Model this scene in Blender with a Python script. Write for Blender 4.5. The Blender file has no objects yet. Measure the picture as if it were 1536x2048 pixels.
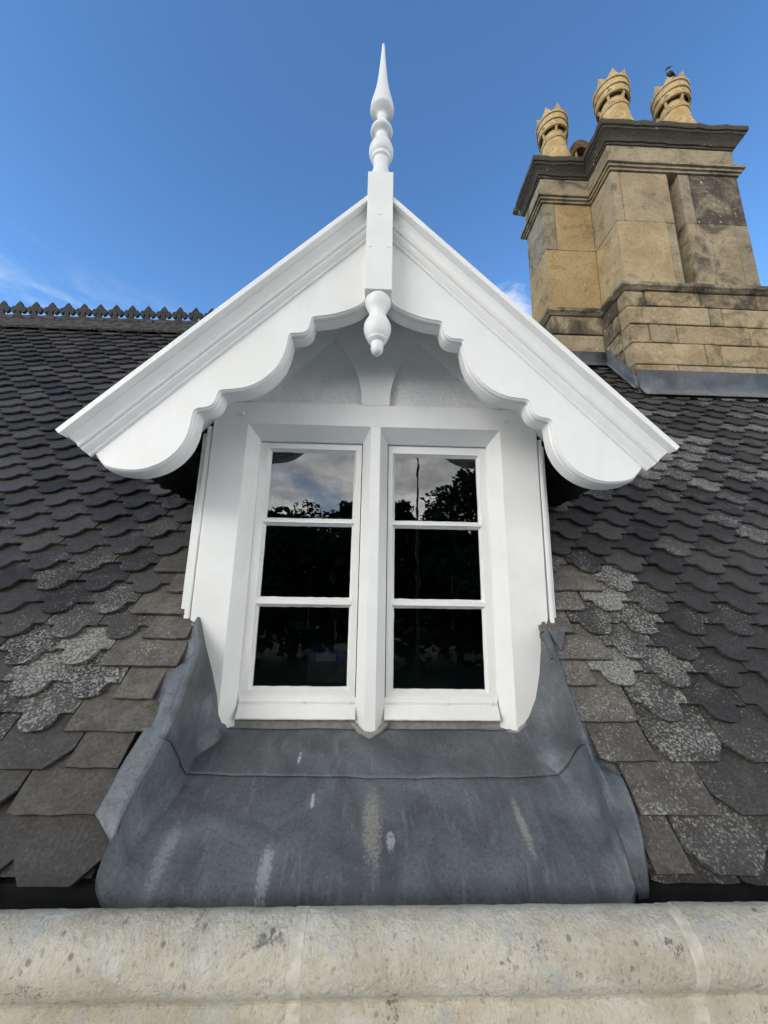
import bpy, bmesh, math, random
from mathutils import Vector, Matrix, noise
random.seed(7)
R = math.radians
sc = bpy.context.scene
COL = sc.collection

# ------------------------------------------------------------------ camera
cam_d = bpy.data.cameras.new('camera')
cam = bpy.data.objects.new('camera', cam_d); COL.objects.link(cam)
cam_d.sensor_fit = 'VERTICAL'; cam_d.sensor_height = 36.0
cam_d.lens = 36.0 * 768.98 / 2048.0
cam_d.clip_start = 0.02; cam_d.clip_end = 2000
_yaw, _pitch, _roll = 0.0308, 0.2276, 0.0151
_fw = Vector((math.sin(_yaw)*math.cos(_pitch), math.cos(_yaw)*math.cos(_pitch), math.sin(_pitch)))
_r0 = Vector((math.cos(_yaw), -math.sin(_yaw), 0)); _u0 = _r0.cross(_fw)
_rt = math.cos(_roll)*_r0 + math.sin(_roll)*_u0
_up = -math.sin(_roll)*_r0 + math.cos(_roll)*_u0
_m = Matrix((_rt, _up, -_fw)).transposed().to_4x4()
_m.translation = Vector((-0.0028, -1.3023, -0.6207))
cam.matrix_world = _m
sc.camera = cam

# ------------------------------------------------------------------ world, sun, exposure
SUN_EL, SUN_AZ = R(22), R(223)      # azimuth clockwise from +Y: the sun stands behind the camera, veiled by cloud
w = bpy.data.worlds.new('World'); sc.world = w; w.use_nodes = True
nt = w.node_tree; nt.nodes.clear()
def N(t, typ, **kw):
    n = t.nodes.new(typ)
    for k, v in kw.items(): setattr(n, k, v)
    return n
def mathn(t, op, a, b=None, c=None, clamp=False):
    n = N(t, 'ShaderNodeMath', operation=op); n.use_clamp = clamp
    for i, v in enumerate((a, b, c)):
        if v is None: continue
        if isinstance(v, (int, float)): n.inputs[i].default_value = v
        else: t.links.new(v, n.inputs[i])
    return n.outputs[0]
def mixc(t, fac, a, b, mode='MIX'):
    n = N(t, 'ShaderNodeMix', data_type='RGBA', blend_type=mode)
    for i, v in ((0, fac), (6, a), (7, b)):
        if isinstance(v, (int, float)): n.inputs[i].default_value = v
        elif isinstance(v, tuple): n.inputs[i].default_value = (*v[:3], 1)
        else: t.links.new(v, n.inputs[i])
    return n.outputs[2]
def smooth(t, v, lo, hi, a=0.0, b=1.0):
    n = N(t, 'ShaderNodeMapRange', interpolation_type='SMOOTHSTEP')
    t.links.new(v, n.inputs[0])
    for i, q in zip((1, 2, 3, 4), (lo, hi, a, b)): n.inputs[i].default_value = q
    return n.outputs[0]
def noisen(t, vec, scale, detail=5, rough=0.55, dist=0.0, lac=2.0):
    n = N(t, 'ShaderNodeTexNoise'); n.inputs['Scale'].default_value = scale
    n.inputs['Detail'].default_value = detail; n.inputs['Roughness'].default_value = rough
    n.inputs['Distortion'].default_value = dist; n.inputs['Lacunarity'].default_value = lac
    t.links.new(vec, n.inputs['Vector']); return n.outputs[0]
def mapping(t, vec, scale=(1, 1, 1), loc=(0, 0, 0), rot=(0, 0, 0)):
    n = N(t, 'ShaderNodeMapping'); t.links.new(vec, n.inputs[0])
    n.inputs['Location'].default_value = loc; n.inputs['Rotation'].default_value = rot; n.inputs['Scale'].default_value = scale
    return n.outputs[0]

sky = N(nt, 'ShaderNodeTexSky', sky_type='NISHITA')
sky.sun_disc = False; sky.sun_elevation = SUN_EL; sky.sun_rotation = SUN_AZ
sky.air_density = 1.0; sky.dust_density = 0.4; sky.ozone_density = 2.5
tc = N(nt, 'ShaderNodeTexCoord'); D = tc.outputs['Generated']
sep = N(nt, 'ShaderNodeSeparateXYZ'); nt.links.new(D, sep.inputs[0])
# broken cloud that fills the half of the sky behind the camera, wisps ahead
cl1 = noisen(nt, mapping(nt, D, (1.6, 1.6, 3.2), (3.1, 0.4, 1.7)), 1.5, 8, 0.6, 0.4)
front = smooth(nt, mathn(nt, 'ADD', mathn(nt, 'MULTIPLY', sep.outputs[1], -1.0), mathn(nt, 'MULTIPLY', mathn(nt, 'SUBTRACT', cl1, 0.5), 1.0)), -0.05, 0.30)
cover = mathn(nt, 'MULTIPLY', front, smooth(nt, cl1, 0.30, 0.50))
cl2 = noisen(nt, mapping(nt, D, (2.2, 2.2, 5.5), (7.2, 1.1, 0.3)), 1.7, 8, 0.62, 0.6)
ccol = mixc(nt, smooth(nt, cl2, 0.30, 0.68), (5.7, 5.9, 6.2), (15.3, 15.1, 14.5))
ccol = mixc(nt, 1.0, ccol, smooth(nt, sep.outputs[2], 0.16, 0.62, 3.7, 0.14), 'MULTIPLY')
wn = noisen(nt, mapping(nt, D, (2.0, 2.0, 6.0), (0.6, 4.1, 2.2)), 3.2, 9, 0.66, 0.7)
lowband = mathn(nt, 'MULTIPLY', smooth(nt, sep.outputs[2], 0.50, 0.62, 1.0, 0.0), smooth(nt, sep.outputs[0], 0.1, -0.45))
wisp = mathn(nt, 'MULTIPLY', mathn(nt, 'MULTIPLY', smooth(nt, wn, 0.40, 0.75), lowband), 0.38)
# one small puff right of the gable
pv = N(nt, 'ShaderNodeVectorMath', operation='DISTANCE'); nt.links.new(D, pv.inputs[0])
pv.inputs[1].default_value = Vector((0.265, 0.745, 0.612)).normalized()
puff = mathn(nt, 'MULTIPLY', smooth(nt, mathn(nt, 'ADD', pv.outputs['Value'], mathn(nt, 'MULTIPLY', mathn(nt, 'SUBTRACT', wn, 0.5), 0.16)), 0.02, 0.085, 1.0, 0.0), 0.85)
far = mathn(nt, 'MAXIMUM', wisp, puff)
skyc = mixc(nt, 1.0, sky.outputs[0], mixc(nt, smooth(nt, sep.outputs[2], 0.45, 0.85), (1.60, 2.28, 2.82), (1.38, 1.90, 2.32)), 'MULTIPLY')
skyw = mixc(nt, far, skyc, (7.5, 8.1, 8.9))
allsky = mixc(nt, cover, skyw, ccol)
bg = N(nt, 'ShaderNodeBackground'); bg.inputs[1].default_value = 0.1
nt.links.new(allsky, bg.inputs[0])
wo = N(nt, 'ShaderNodeOutputWorld'); nt.links.new(bg.outputs[0], wo.inputs[0])

sun_d = bpy.data.lights.new('sun', 'SUN'); sun_d.energy = 0.95; sun_d.angle = R(30); sun_d.color = (1.0, 0.965, 0.91)
sun = bpy.data.objects.new('sun', sun_d); COL.objects.link(sun)
sd = Vector((math.sin(SUN_AZ)*math.cos(SUN_EL), math.cos(SUN_AZ)*math.cos(SUN_EL), math.sin(SUN_EL)))
sun.rotation_euler = sd.to_track_quat('Z', 'Y').to_euler(); sun.location = (0, -6, 9)

vs = sc.view_settings
vs.view_transform = 'Standard'; vs.look = 'None'; vs.gamma = 1.0; vs.use_curve_mapping = False
vs.exposure = 0.30
sc.render.engine = 'CYCLES'
sc.cycles.max_bounces = 8; sc.cycles.diffuse_bounces = 4; sc.cycles.glossy_bounces = 4; sc.cycles.transparent_max_bounces = 8
sc.cycles.use_denoising = True

# ------------------------------------------------------------------ materials
def newmat(name, rough=0.6, spec=0.5, metallic=0.0):
    m = bpy.data.materials.new(name); m.use_nodes = True
    t = m.node_tree; b = t.nodes['Principled BSDF']
    b.inputs['Roughness'].default_value = rough; b.inputs['Specular IOR Level'].default_value = spec
    b.inputs['Metallic'].default_value = metallic
    tcn = N(t, 'ShaderNodeTexCoord')
    return m, t, b, tcn.outputs['Object']
def bump(t, b, h, strength=0.3, dist=0.01):
    n = N(t, 'ShaderNodeBump'); n.inputs['Strength'].default_value = strength; n.inputs['Distance'].default_value = dist
    t.links.new(h, n.inputs['Height']); t.links.new(n.outputs[0], b.inputs['Normal'])
def setc(t, b, c): t.links.new(c, b.inputs['Base Color'])
def attr(t, name='tint'):
    a = N(t, 'ShaderNodeAttribute', attribute_name=name); s = N(t, 'ShaderNodeSeparateColor')
    t.links.new(a.outputs['Color'], s.inputs[0]); return s.outputs

def mat_paint():
    m, t, b, O = newmat('white_gloss_paint', 0.38, 0.45)
    n1 = noisen(t, O, 7, 5); n2 = noisen(t, mapping(t, O, (40, 40, 9)), 3, 4)
    c = mixc(t, smooth(t, n1, 0.35, 0.7), (0.80, 0.795, 0.765), (0.845, 0.840, 0.820))
    c = mixc(t, smooth(t, noisen(t, mapping(t, O, (3, 3, 1.2)), 2.3, 5, 0.65, 0.8), 0.50, 0.78, 0, 0.45), c, (0.755, 0.745, 0.705))
    sp = noisen(t, O, 55, 3); c = mixc(t, smooth(t, sp, 0.74, 0.78, 0, 0.3), c, (0.50, 0.47, 0.42))
    setc(t, b, c); bump(t, b, mathn(t, 'ADD', n2, mathn(t, 'MULTIPLY', n1, 0.8)), 0.10, 0.005); return m
def mat_roughcast():
    m, t, b, O = newmat('white_roughcast', 0.7, 0.3)
    n1 = noisen(t, O, 48, 5, 0.6, 0.3); n2 = noisen(t, O, 15, 4, 0.6, 0.5)
    h = mathn(t, 'ADD', mathn(t, 'MULTIPLY', n1, 0.7), mathn(t, 'MULTIPLY', n2, 0.9))
    c = mixc(t, smooth(t, h, 0.55, 0.72), (0.80, 0.785, 0.75), (0.845, 0.84, 0.82))
    setc(t, b, c); bump(t, b, h, 1.0, 0.013); return m
def mat_slate():
    m, t, b, O = newmat('weathered_slate', 0.62, 0.25)
    A = attr(t)
    off = N(t, 'ShaderNodeVectorMath', operation='MULTIPLY'); cx = N(t, 'ShaderNodeCombineXYZ')
    for i in range(3): t.links.new(A[0], cx.inputs[i])
    t.links.new(cx.outputs[0], off.inputs[0]); off.inputs[1].default_value = (3.7, 6.1, 2.3)
    ad = N(t, 'ShaderNodeVectorMath', operation='ADD'); t.links.new(O, ad.inputs[0]); t.links.new(off.outputs[0], ad.inputs[1]); O = ad.outputs[0]
    fine = noisen(t, O, 130, 5, 0.65); med = noisen(t, O, 22, 5, 0.6)
    base = mixc(t, A[0], (0.018, 0.0165, 0.0155), (0.088, 0.080, 0.073))
    base = mixc(t, smooth(t, med, 0.38, 0.72, 0, 0.5), base, (0.066, 0.061, 0.056))
    brown = mixc(t, smooth(t, med, 0.3, 0.7), (0.115, 0.100, 0.082), (0.205, 0.185, 0.155))
    base = mixc(t, A[2], base, brown)
    base = mixc(t, smooth(t, fine, 0.32, 0.62, 0.45, 0.0), base, (0.012, 0.012, 0.012))
    base = mixc(t, smooth(t, noisen(t, O, 13, 6, 0.7), 0.52, 0.70, 0, 0.32), base, (0.115, 0.110, 0.102))
    base = mixc(t, smooth(t, fine, 0.56, 0.74, 0, 0.55), base, (0.125, 0.118, 0.108))
    patch = noisen(t, O, 9, 4, 0.6); grain = noisen(t, O, 150, 4, 0.65)
    lv = mathn(t, 'ADD', mathn(t, 'MULTIPLY', A[1], 0.62), mathn(t, 'ADD', mathn(t, 'MULTIPLY', patch, 0.55), mathn(t, 'MULTIPLY', grain, 1.15)))
    lm = smooth(t, lv, 1.06, 1.32, 0, 0.88)
    vor = N(t, 'ShaderNodeTexVoronoi'); vor.inputs['Scale'].default_value = 85; t.links.new(O, vor.inputs['Vector'])
    dots = mathn(t, 'MULTIPLY', smooth(t, vor.outputs['Distance'], 0.20, 0.32, 1, 0), smooth(t, mathn(t, 'ADD', mathn(t, 'MULTIPLY', A[1], 0.5), patch), 0.74, 0.82))
    lm = mathn(t, 'MAXIMUM', lm, mathn(t, 'MULTIPLY', dots, 0.9))
    lc = mixc(t, smooth(t, grain, 0.34, 0.72), (0.10, 0.098, 0.088), (0.43, 0.42, 0.385))
    c = mixc(t, lm, base, lc); setc(t, b, c)
    h = mathn(t, 'ADD', mathn(t, 'MULTIPLY', fine, 0.5), mathn(t, 'ADD', med, mathn(t, 'MULTIPLY', lm, 0.4)))
    bump(t, b, h, 0.45, 0.004)
    t.links.new(mixc(t, lm, (0.60, 0.60, 0.60), (0.85, 0.85, 0.85)), b.inputs['Roughness']); return m
def mat_lead():
    m, t, b, O = newmat('weathered_lead', 0.5, 0.4, 0.15)
    n1 = noisen(t, O, 5.5, 6, 0.62, 0.8); n2 = noisen(t, mapping(t, O, (26, 5, 5)), 2.0, 5, 0.6, 0.3); n3 = noisen(t, O, 150, 6, 0.7)
    c = mixc(t, smooth(t, n1, 0.30, 0.72), (0.080, 0.087, 0.094), (0.155, 0.169, 0.179))
    c = mixc(t, smooth(t, n2, 0.52, 0.75, 0, 0.45), c, (0.25, 0.275, 0.31))
    c = mixc(t, smooth(t, n3, 0.30, 0.52, 0.65, 0), c, (0.050, 0.055, 0.060))
    c = mixc(t, smooth(t, n3, 0.58, 0.72, 0, 0.5), c, (0.28, 0.30, 0.31))
    c = mixc(t, smooth(t, noisen(t, O, 3.1, 4, 0.6, 1.5), 0.60, 0.75, 0, 0.35), c, (0.15, 0.135, 0.115))
    sx = N(t, 'ShaderNodeSeparateXYZ'); t.links.new(O, sx.inputs[0])
    # bird droppings and lime runs that lie on the apron
    for (x0, y0, rx, ry, s, col) in ((-0.215, -0.325, 0.016, 0.055, 0.85, (0.42, 0.45, 0.48)), (0.013, -0.24, 0.026, 0.10, 0.75, (0.36, 0.34, 0.29)),
                                     (0.055, -0.275, 0.012, 0.022, 0.95, (0.50, 0.50, 0.48)), (-0.138, -0.185, 0.006, 0.020, 1.3, (0.62, 0.65, 0.67)),
                                     (0.375, -0.245, 0.012, 0.075, 0.7, (0.40, 0.38, 0.32)), (-0.195, -0.075, 0.0045, 0.02, 1.3, (0.6, 0.62, 0.62)),
                                     (-0.44, -0.30, 0.02, 0.07, 0.6, (0.36, 0.38, 0.40))):
        dx = mathn(t, 'DIVIDE', mathn(t, 'SUBTRACT', sx.outputs[0], x0), rx); dy = mathn(t, 'DIVIDE', mathn(t, 'SUBTRACT', sx.outputs[1], y0), ry)
        d = mathn(t, 'ADD', mathn(t, 'MULTIPLY', dx, dx), mathn(t, 'MULTIPLY', dy, dy))
        mk = smooth(t, mathn(t, 'ADD', d, mathn(t, 'MULTIPLY', mathn(t, 'SUBTRACT', n3, 0.45), 5.0)), 0.2, 1.3, s*0.8, 0)
        c = mixc(t, mathn(t, 'MINIMUM', mk, 0.6), c, col)
    setc(t, b, c); bump(t, b, mathn(t, 'ADD', mathn(t, 'ADD', n1, mathn(t, 'MULTIPLY', noisen(t, O, 19, 4), 0.5)), mathn(t, 'MULTIPLY', n3, 0.14)), 0.5, 0.012)
    t.links.new(mixc(t, smooth(t, n1, 0.3, 0.7), (0.36, 0.36, 0.36), (0.52, 0.52, 0.52)), b.inputs['Roughness']); return m
def mat_coping():
    m, t, b, O = newmat('limestone_coping', 0.85, 0.25)
    n1 = noisen(t, O, 4.5, 8, 0.70, 0.2); n2 = noisen(t, mapping(t, O, (1, 1, 1), (5, 3, 1)), 11, 8, 0.70, 0.2); n3 = noisen(t, mapping(t, O, (1.0, 0.7, 0.7)), 150, 5, 0.66)
    c = mixc(t, smooth(t, n1, 0.33, 0.66), (0.50, 0.445, 0.335), (0.72, 0.665, 0.54))
    c = mixc(t, smooth(t, n2, 0.55, 0.66, 0, 0.75), c, (0.50, 0.505, 0.47))
    c = mixc(t, smooth(t, noisen(t, mapping(t, O, (1, 1, 1), (9, 2, 4)), 7, 7, 0.68, 0.1), 0.57, 0.72, 0, 0.55), c, (0.50, 0.37, 0.235))
    c = mixc(t, smooth(t, noisen(t, mapping(t, O, (1, 1, 1), (1, 8, 4)), 8, 7, 0.7, 0.2), 0.56, 0.70, 0, 0.8), c, (0.72, 0.70, 0.62))
    c = mixc(t, smooth(t, n3, 0.28, 0.46, 0.55, 0), c, (0.22, 0.19, 0.14))
    pat = noisen(t, mapping(t, O, (1, 1, 1), (2, 2, 7)), 9, 6, 0.7, 0.5)
    dk = mathn(t, 'MULTIPLY', smooth(t, pat, 0.60, 0.66), smooth(t, n3, 0.42, 0.56))
    n4 = noisen(t, O, 48, 6, 0.7, 0.4)
    c = mixc(t, smooth(t, n4, 0.60, 0.75, 0, 0.5), c, (0.66, 0.63, 0.54)); c = mixc(t, smooth(t, n4, 0.27, 0.40, 0.6, 0), c, (0.20, 0.175, 0.13))
    c = mixc(t, mathn(t, 'MULTIPLY', dk, 0.8), c, (0.10, 0.10, 0.10))
    vo = N(t, 'ShaderNodeTexVoronoi'); vo.inputs['Scale'].default_value = 42; t.links.new(O, vo.inputs['Vector'])
    pit = mathn(t, 'MULTIPLY', smooth(t, vo.outputs['Distance'], 0.10, 0.24, 1, 0), smooth(t, noisen(t, O, 12, 4), 0.50, 0.60))
    c = mixc(t, mathn(t, 'MULTIPLY', pit, 0.65), c, (0.14, 0.12, 0.09))
    setc(t, b, c); bump(t, b, mathn(t, 'ADD', mathn(t, 'MULTIPLY', n3, 0.9), mathn(t, 'ADD', n2, n4)), 0.85, 0.009); return m
def mat_mortar(col=(0.60, 0.56, 0.47)):
    m, t, b, O = newmat('lime_mortar', 0.9, 0.2)
    n = noisen(t, O, 60, 5); n2 = noisen(t, O, 9, 4)
    c = mixc(t, smooth(t, n, 0.3, 0.7), tuple(v*0.72 for v in col), col); c = mixc(t, smooth(t, n2, 0.55, 0.7, 0, 0.5), c, tuple(v*0.6 for v in col))
    setc(t, b, c); bump(t, b, n, 0.5, 0.004); return m
def mat_ashlar():
    m, t, b, O = newmat('golden_limestone', 0.85, 0.25)
    A = attr(t)
    n1 = noisen(t, O, 3.6, 6, 0.66, 0.8); n2 = noisen(t, O, 42, 6, 0.65); n3 = noisen(t, mapping(t, O, (1, 1, 1), (4, 1, 6)), 5.5, 6, 0.68, 0.8)
    c = mixc(t, smooth(t, n1, 0.32, 0.68), (0.33, 0.25, 0.145), (0.50, 0.405, 0.265))
    c = mixc(t, mathn(t, 'MULTIPLY', A[2], 0.9), c, (0.46, 0.285, 0.085))          # ochre blocks
    c = mixc(t, mathn(t, 'MULTIPLY', A[0], 0.75), c, (0.235, 0.205, 0.15))          # grey weathered blocks
    soot = smooth(t, mathn(t, 'ADD', n3, mathn(t, 'MULTIPLY', A[1], 0.60)), 0.55, 0.86, 0, 0.92)
    c = mixc(t, soot, c, (0.050, 0.044, 0.034))
    c = mixc(t, smooth(t, n2, 0.30, 0.52, 0.45, 0), c, (0.13, 0.10, 0.06))
    li = noisen(t, mapping(t, O, (1, 1, 1), (8, 8, 2)), 34, 4, 0.7); lp = noisen(t, mapping(t, O, (1, 1, 1), (3, 6, 2)), 4, 3)
    c = mixc(t, mathn(t, 'MULTIPLY', smooth(t, li, 0.60, 0.68), smooth(t, lp, 0.50, 0.62)), c, (0.62, 0.60, 0.54))
    setc(t, b, c); bump(t, b, mathn(t, 'ADD', n2, mathn(t, 'MULTIPLY', n3, 0.6)), 0.75, 0.014); return m
def mat_clay():
    m, t, b, O = newmat('buff_terracotta', 0.7, 0.3)
    n1 = noisen(t, O, 7, 5, 0.6, 0.5); n2 = noisen(t, O, 40, 4); n3 = noisen(t, O, 14, 4, 0.7)
    c = mixc(t, smooth(t, n1, 0.35, 0.65), (0.40, 0.26, 0.105), (0.56, 0.42, 0.215))
    c = mixc(t, smooth(t, n3, 0.54, 0.70, 0, 0.85), c, (0.10, 0.08, 0.055)); c = mixc(t, smooth(t, n2, 0.62, 0.75, 0, 0.4), c, (0.2, 0.15, 0.1))
    setc(t, b, c); bump(t, b, n2, 0.3, 0.01); return m
def mat_plain(name, col, rough=0.7, var=0.35, scale=20, spec=0.4):
    m, t, b, O = newmat(name, rough, spec)
    n = noisen(t, O, scale, 5); c = mixc(t, smooth(t, n, 0.3, 0.7), tuple(v*(1-var) for v in col), tuple(min(1, v*(1+var)) for v in col))
    setc(t, b, c); bump(t, b, n, 0.2, 0.006); return m
def mat_glass():
    m = bpy.data.materials.new('old_window_glass'); m.use_nodes = True; t = m.node_tree; t.nodes.clear()
    o = N(t, 'ShaderNodeOutputMaterial'); mx = N(t, 'ShaderNodeMixShader'); tr = N(t, 'ShaderNodeBsdfTransparent'); gl = N(t, 'ShaderNodeBsdfGlossy')
    tr.inputs[0].default_value = (0.80, 0.83, 0.82, 1); gl.inputs['Roughness'].default_value = 0.0
    fr = N(t, 'ShaderNodeFresnel'); fr.inputs['IOR'].default_value = 1.95
    tcn = N(t, 'ShaderNodeTexCoord'); O = tcn.outputs['Object']
    bp = N(t, 'ShaderNodeBump'); bp.inputs['Strength'].default_value = 0.016; bp.inputs['Distance'].default_value = 0.02
    t.links.new(noisen(t, mapping(t, O, (1, 1, 0.5)), 9, 3), bp.inputs['Height'])
    t.links.new(bp.outputs[0], gl.inputs['Normal'])
    t.links.new(fr.outputs[0], mx.inputs[0]); t.links.new(tr.outputs[0], mx.inputs[1]); t.links.new(gl.outputs[0], mx.inputs[2])
    # thin dust and dried drips
    df = N(t, 'ShaderNodeBsdfDiffuse'); df.inputs[0].default_value = (0.55, 0.55, 0.52, 1); m2 = N(t, 'ShaderNodeMixShader')
    dr = noisen(t, mapping(t, O, (60, 1, 2.2)), 1.6, 3, 0.5, 0.7); ds = noisen(t, O, 170, 2); dp = noisen(t, O, 9, 3)
    dust = mathn(t, 'ADD', smooth(t, dr, 0.66, 0.72, 0, 0.018), mathn(t, 'MULTIPLY', smooth(t, ds, 0.72, 0.76, 0, 0.25), smooth(t, dp, 0.5, 0.6)))
    t.links.new(dust, m2.inputs[0]); t.links.new(mx.outputs[0], m2.inputs[1]); t.links.new(df.outputs[0], m2.inputs[2])
    t.links.new(m2.outputs[0], o.inputs[0]); return m
def mat_leaf(name, a, bcol):
    m, t, b, O = newmat(name, 0.6, 0.3)
    n = noisen(t, O, 0.9, 4); c = mixc(t, smooth(t, n, 0.35, 0.65), a, bcol); setc(t, b, c); return m

PAINT = mat_paint(); ROUGHCAST = mat_roughcast(); SLATE = mat_slate(); LEAD = mat_lead(); COPING = mat_coping()
MORTAR = mat_mortar(); GREYMORTAR = mat_mortar((0.30, 0.29, 0.27)); ASHLAR = mat_ashlar(); CLAY = mat_clay(); GLASS = mat_glass()
DARKWOOD = mat_plain('dark_roof_timber', (0.018, 0.015, 0.013), 0.9); BLACKIRON = mat_plain('dark_ridge_clay', (0.020, 0.019, 0.018), 0.75, 0.5, 30)
RIDGE = mat_plain('lichened_ridge_clay', (0.046, 0.041, 0.037), 0.85, 0.8, 24)
ROOM = mat_plain('room_shade_plaster', (0.016, 0.016, 0.017), 0.9); BLUE = mat_plain('blue_card', (0.025, 0.055, 0.20), 0.6, 0.1); WHITECARD = mat_plain('white_card', (0.20, 0.21, 0.24), 0.6, 0.1)  # ROOM: darkness of the unlit room is put into the wall colour
DESK = mat_plain('dark_desk', (0.05, 0.045, 0.04), 0.6); GRASS = mat_plain('lawn', (0.05, 0.085, 0.03), 0.9, 0.4, 0.8); BARK = mat_plain('bark', (0.08, 0.06, 0.045), 0.9)
LEAF = mat_leaf('green_foliage', (0.035, 0.06, 0.018), (0.07, 0.105, 0.035)); LEAF2 = mat_leaf('dark_foliage', (0.022, 0.042, 0.016), (0.05, 0.075, 0.028))
DARKMETAL = mat_plain('dark_metal', (0.03, 0.03, 0.03), 0.5); FEATHER = mat_plain('black_feathers', (0.012, 0.012, 0.015), 0.5); NAPE = mat_plain('grey_feathers', (0.20, 0.20, 0.21), 0.7)
INK = mat_plain('dark_ink', (0.03, 0.035, 0.08), 0.7, 0.1); DARKBOARD = mat_plain('near_black_board', (0.014, 0.014, 0.015), 0.8)  # DARKBOARD: one near-black tone for deck, boards and the pots' painted gap shade

# ------------------------------------------------------------------ helpers
class MB:
    """collects geometry of ONE mesh"""
    def __init__(s): s.v = []; s.f = []; s.t = []; s.mi = []; s.cur = (0.5, 0, 0); s.ci = 0
    def add(s, vs, fs, tint=None, mi=None):
        o = len(s.v); s.v += [tuple(p) for p in vs]
        for f in fs: s.f.append([i+o for i in f]); s.t.append(tint or s.cur); s.mi.append(s.ci if mi is None else mi)
    def box(s, x0, x1, y0, y1, z0, z1, bevel=0.0, **k):
        x0, x1 = min(x0, x1), max(x0, x1)
        if bevel <= 0:
            vs = [(x, y, z) for z in (z0, z1) for y in (y0, y1) for x in (x0, x1)]
            s.add(vs, [(0, 2, 3, 1), (4, 5, 7, 6), (0, 1, 5, 4), (2, 6, 7, 3), (0, 4, 6, 2), (1, 3, 7, 5)], **k); return
        bm = bmesh.new(); bmesh.ops.create_cube(bm, size=1)
        for v in bm.verts: v.co = Vector(((x0+x1)/2+v.co.x*(x1-x0), (y0+y1)/2+v.co.y*(y1-y0), (z0+z1)/2+v.co.z*(z1-z0)))
        bmesh.ops.bevel(bm, geom=bm.edges[:], offset=bevel, segments=2, affect='EDGES', profile=0.6)
        bm.verts.index_update(); s.add([v.co for v in bm.verts], [[v.index for v in f.verts] for f in bm.faces], **k); bm.free()
    def loft(s, rings, closed=True, caps=(True, True), **k):
        n = len(rings[0]); vs = [p for r in rings for p in r]; fs = []
        for i in range(len(rings)-1):
            for j in range(n if closed else n-1):
                a = i*n+j; b = i*n+(j+1) % n; fs.append((a, b, b+n, a+n))
        if caps[0]: fs.append(list(range(n))[::-1])
        if caps[1]: fs.append([(len(rings)-1)*n+j for j in range(n)])
        s.add(vs, fs, **k)
    def lathe(s, prof, c=(0, 0, 0), seg=32, **k):
        rings = []
        for z, r in prof: rings.append([(c[0]+max(r, 1e-4)*math.cos(2*math.pi*j/seg), c[1]+max(r, 1e-4)*math.sin(2*math.pi*j/seg), c[2]+z) for j in range(seg)])
        s.loft(rings, **k)
    def tube(s, pts, rad, seg=8, **k):
        rings = []
        for i, p in enumerate(pts):
            p = Vector(p); a = Vector(pts[max(i-1, 0)]); b = Vector(pts[min(i+1, len(pts)-1)]); d = (b-a).normalized()
            u = d.cross(Vector((0, 0, 1)) if abs(d.z) < 0.9 else Vector((1, 0, 0))).normalized(); v = d.cross(u)
            r = rad[i] if isinstance(rad, (list, tuple)) else rad
            rings.append([p+u*r*math.cos(2*math.pi*j/seg)+v*r*math.sin(2*math.pi*j/seg) for j in range(seg)])
        s.loft(rings, **k)
    def prism(s, poly, y0, y1, **k):
        """poly in (x,z), extruded from y0 to y1"""
        s.loft([[(x, y0, z) for x, z in poly], [(x, y1, z) for x, z in poly]], **k)
    def build(s, name, mats, parent=None, smooth_ang=None, recalc=True):
        me = bpy.data.meshes.new(name); me.from_pydata(s.v, [], s.f)
        mats = mats if isinstance(mats, (list, tuple)) else [mats]
        for m in mats: me.materials.append(m)
        if recalc:
            bm = bmesh.new(); bm.from_mesh(me); bmesh.ops.recalc_face_normals(bm, faces=bm.faces); bm.to_mesh(me); bm.free()
        ca = me.color_attributes.new('tint', 'FLOAT_COLOR', 'CORNER'); buf = []
        for p, t in zip(me.polygons, s.t): buf += [t[0], t[1], t[2], 1.0]*p.loop_total
        ca.data.foreach_set('color', buf)
        me.polygons.foreach_set('material_index', s.mi)
        if smooth_ang is not None:
            me.shade_smooth() if hasattr(me, 'shade_smooth') else None
            me.set_sharp_from_angle(angle=R(smooth_ang))
        me.update()
        o = bpy.data.objects.new(name, me); COL.objects.link(o)
        if parent is not None:
            o.parent = parent; root = parent; off = Vector((0, 0, 0))
            while root is not None: off += root.location; root = root.parent
            if parent.get('_abs'): o.matrix_parent_inverse = Matrix.Translation(-parent.location)
        return o
def tag(o, label=None, cat=None, group=None, kind=None):
    if label: o['label'] = label
    if cat: o['category'] = cat
    if group: o['group'] = group
    if kind: o['kind'] = kind
    return o
def thing(name, label, cat, loc=(0, 0, 0), group=None, absolute=True):
    o = bpy.data.objects.new(name, None); COL.objects.link(o); o.location = loc; o.empty_display_size = 0.1
    if absolute: o['_abs'] = 1
    return tag(o, label, cat, group)
def copy_tree(o, parent=None):
    c = o.copy(); COL.objects.link(c)
    if parent is not None: c.parent = parent
    for ch in o.children: copy_tree(ch, c)
    return c
def mir(pts, sgn): return [(sgn*p[0], *p[1:]) for p in pts]
def catmull(pts, n=4):
    out = []
    for i in range(len(pts)-1):
        p0, p1, p2, p3 = (Vector(pts[max(i-1, 0)]), Vector(pts[i]), Vector(pts[i+1]), Vector(pts[min(i+2, len(pts)-1)]))
        for k in range(n):
            t = k/n; out.append(0.5*((2*p1)+(-p0+p2)*t+(2*p0-5*p1+4*p2-p3)*t*t+(-p0+3*p1-3*p2+p3)*t**3))
    out.append(Vector(pts[-1])); return out
def nz(x, y=0, z=0): return noise.noise(Vector((x, y, z)))

# main roof plane
TH = R(54.5); CT, ST = math.cos(TH), math.sin(TH); Q = Vector((0, 0, -0.692)); TV = Vector((0, CT, ST)); NV = Vector((0, -ST, CT))
def roofp(x, s, h=0.0): return Vector((x, 0, 0))+Q+TV*s+NV*h
def roof_z(y): return Q.z+y*ST/CT
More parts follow.
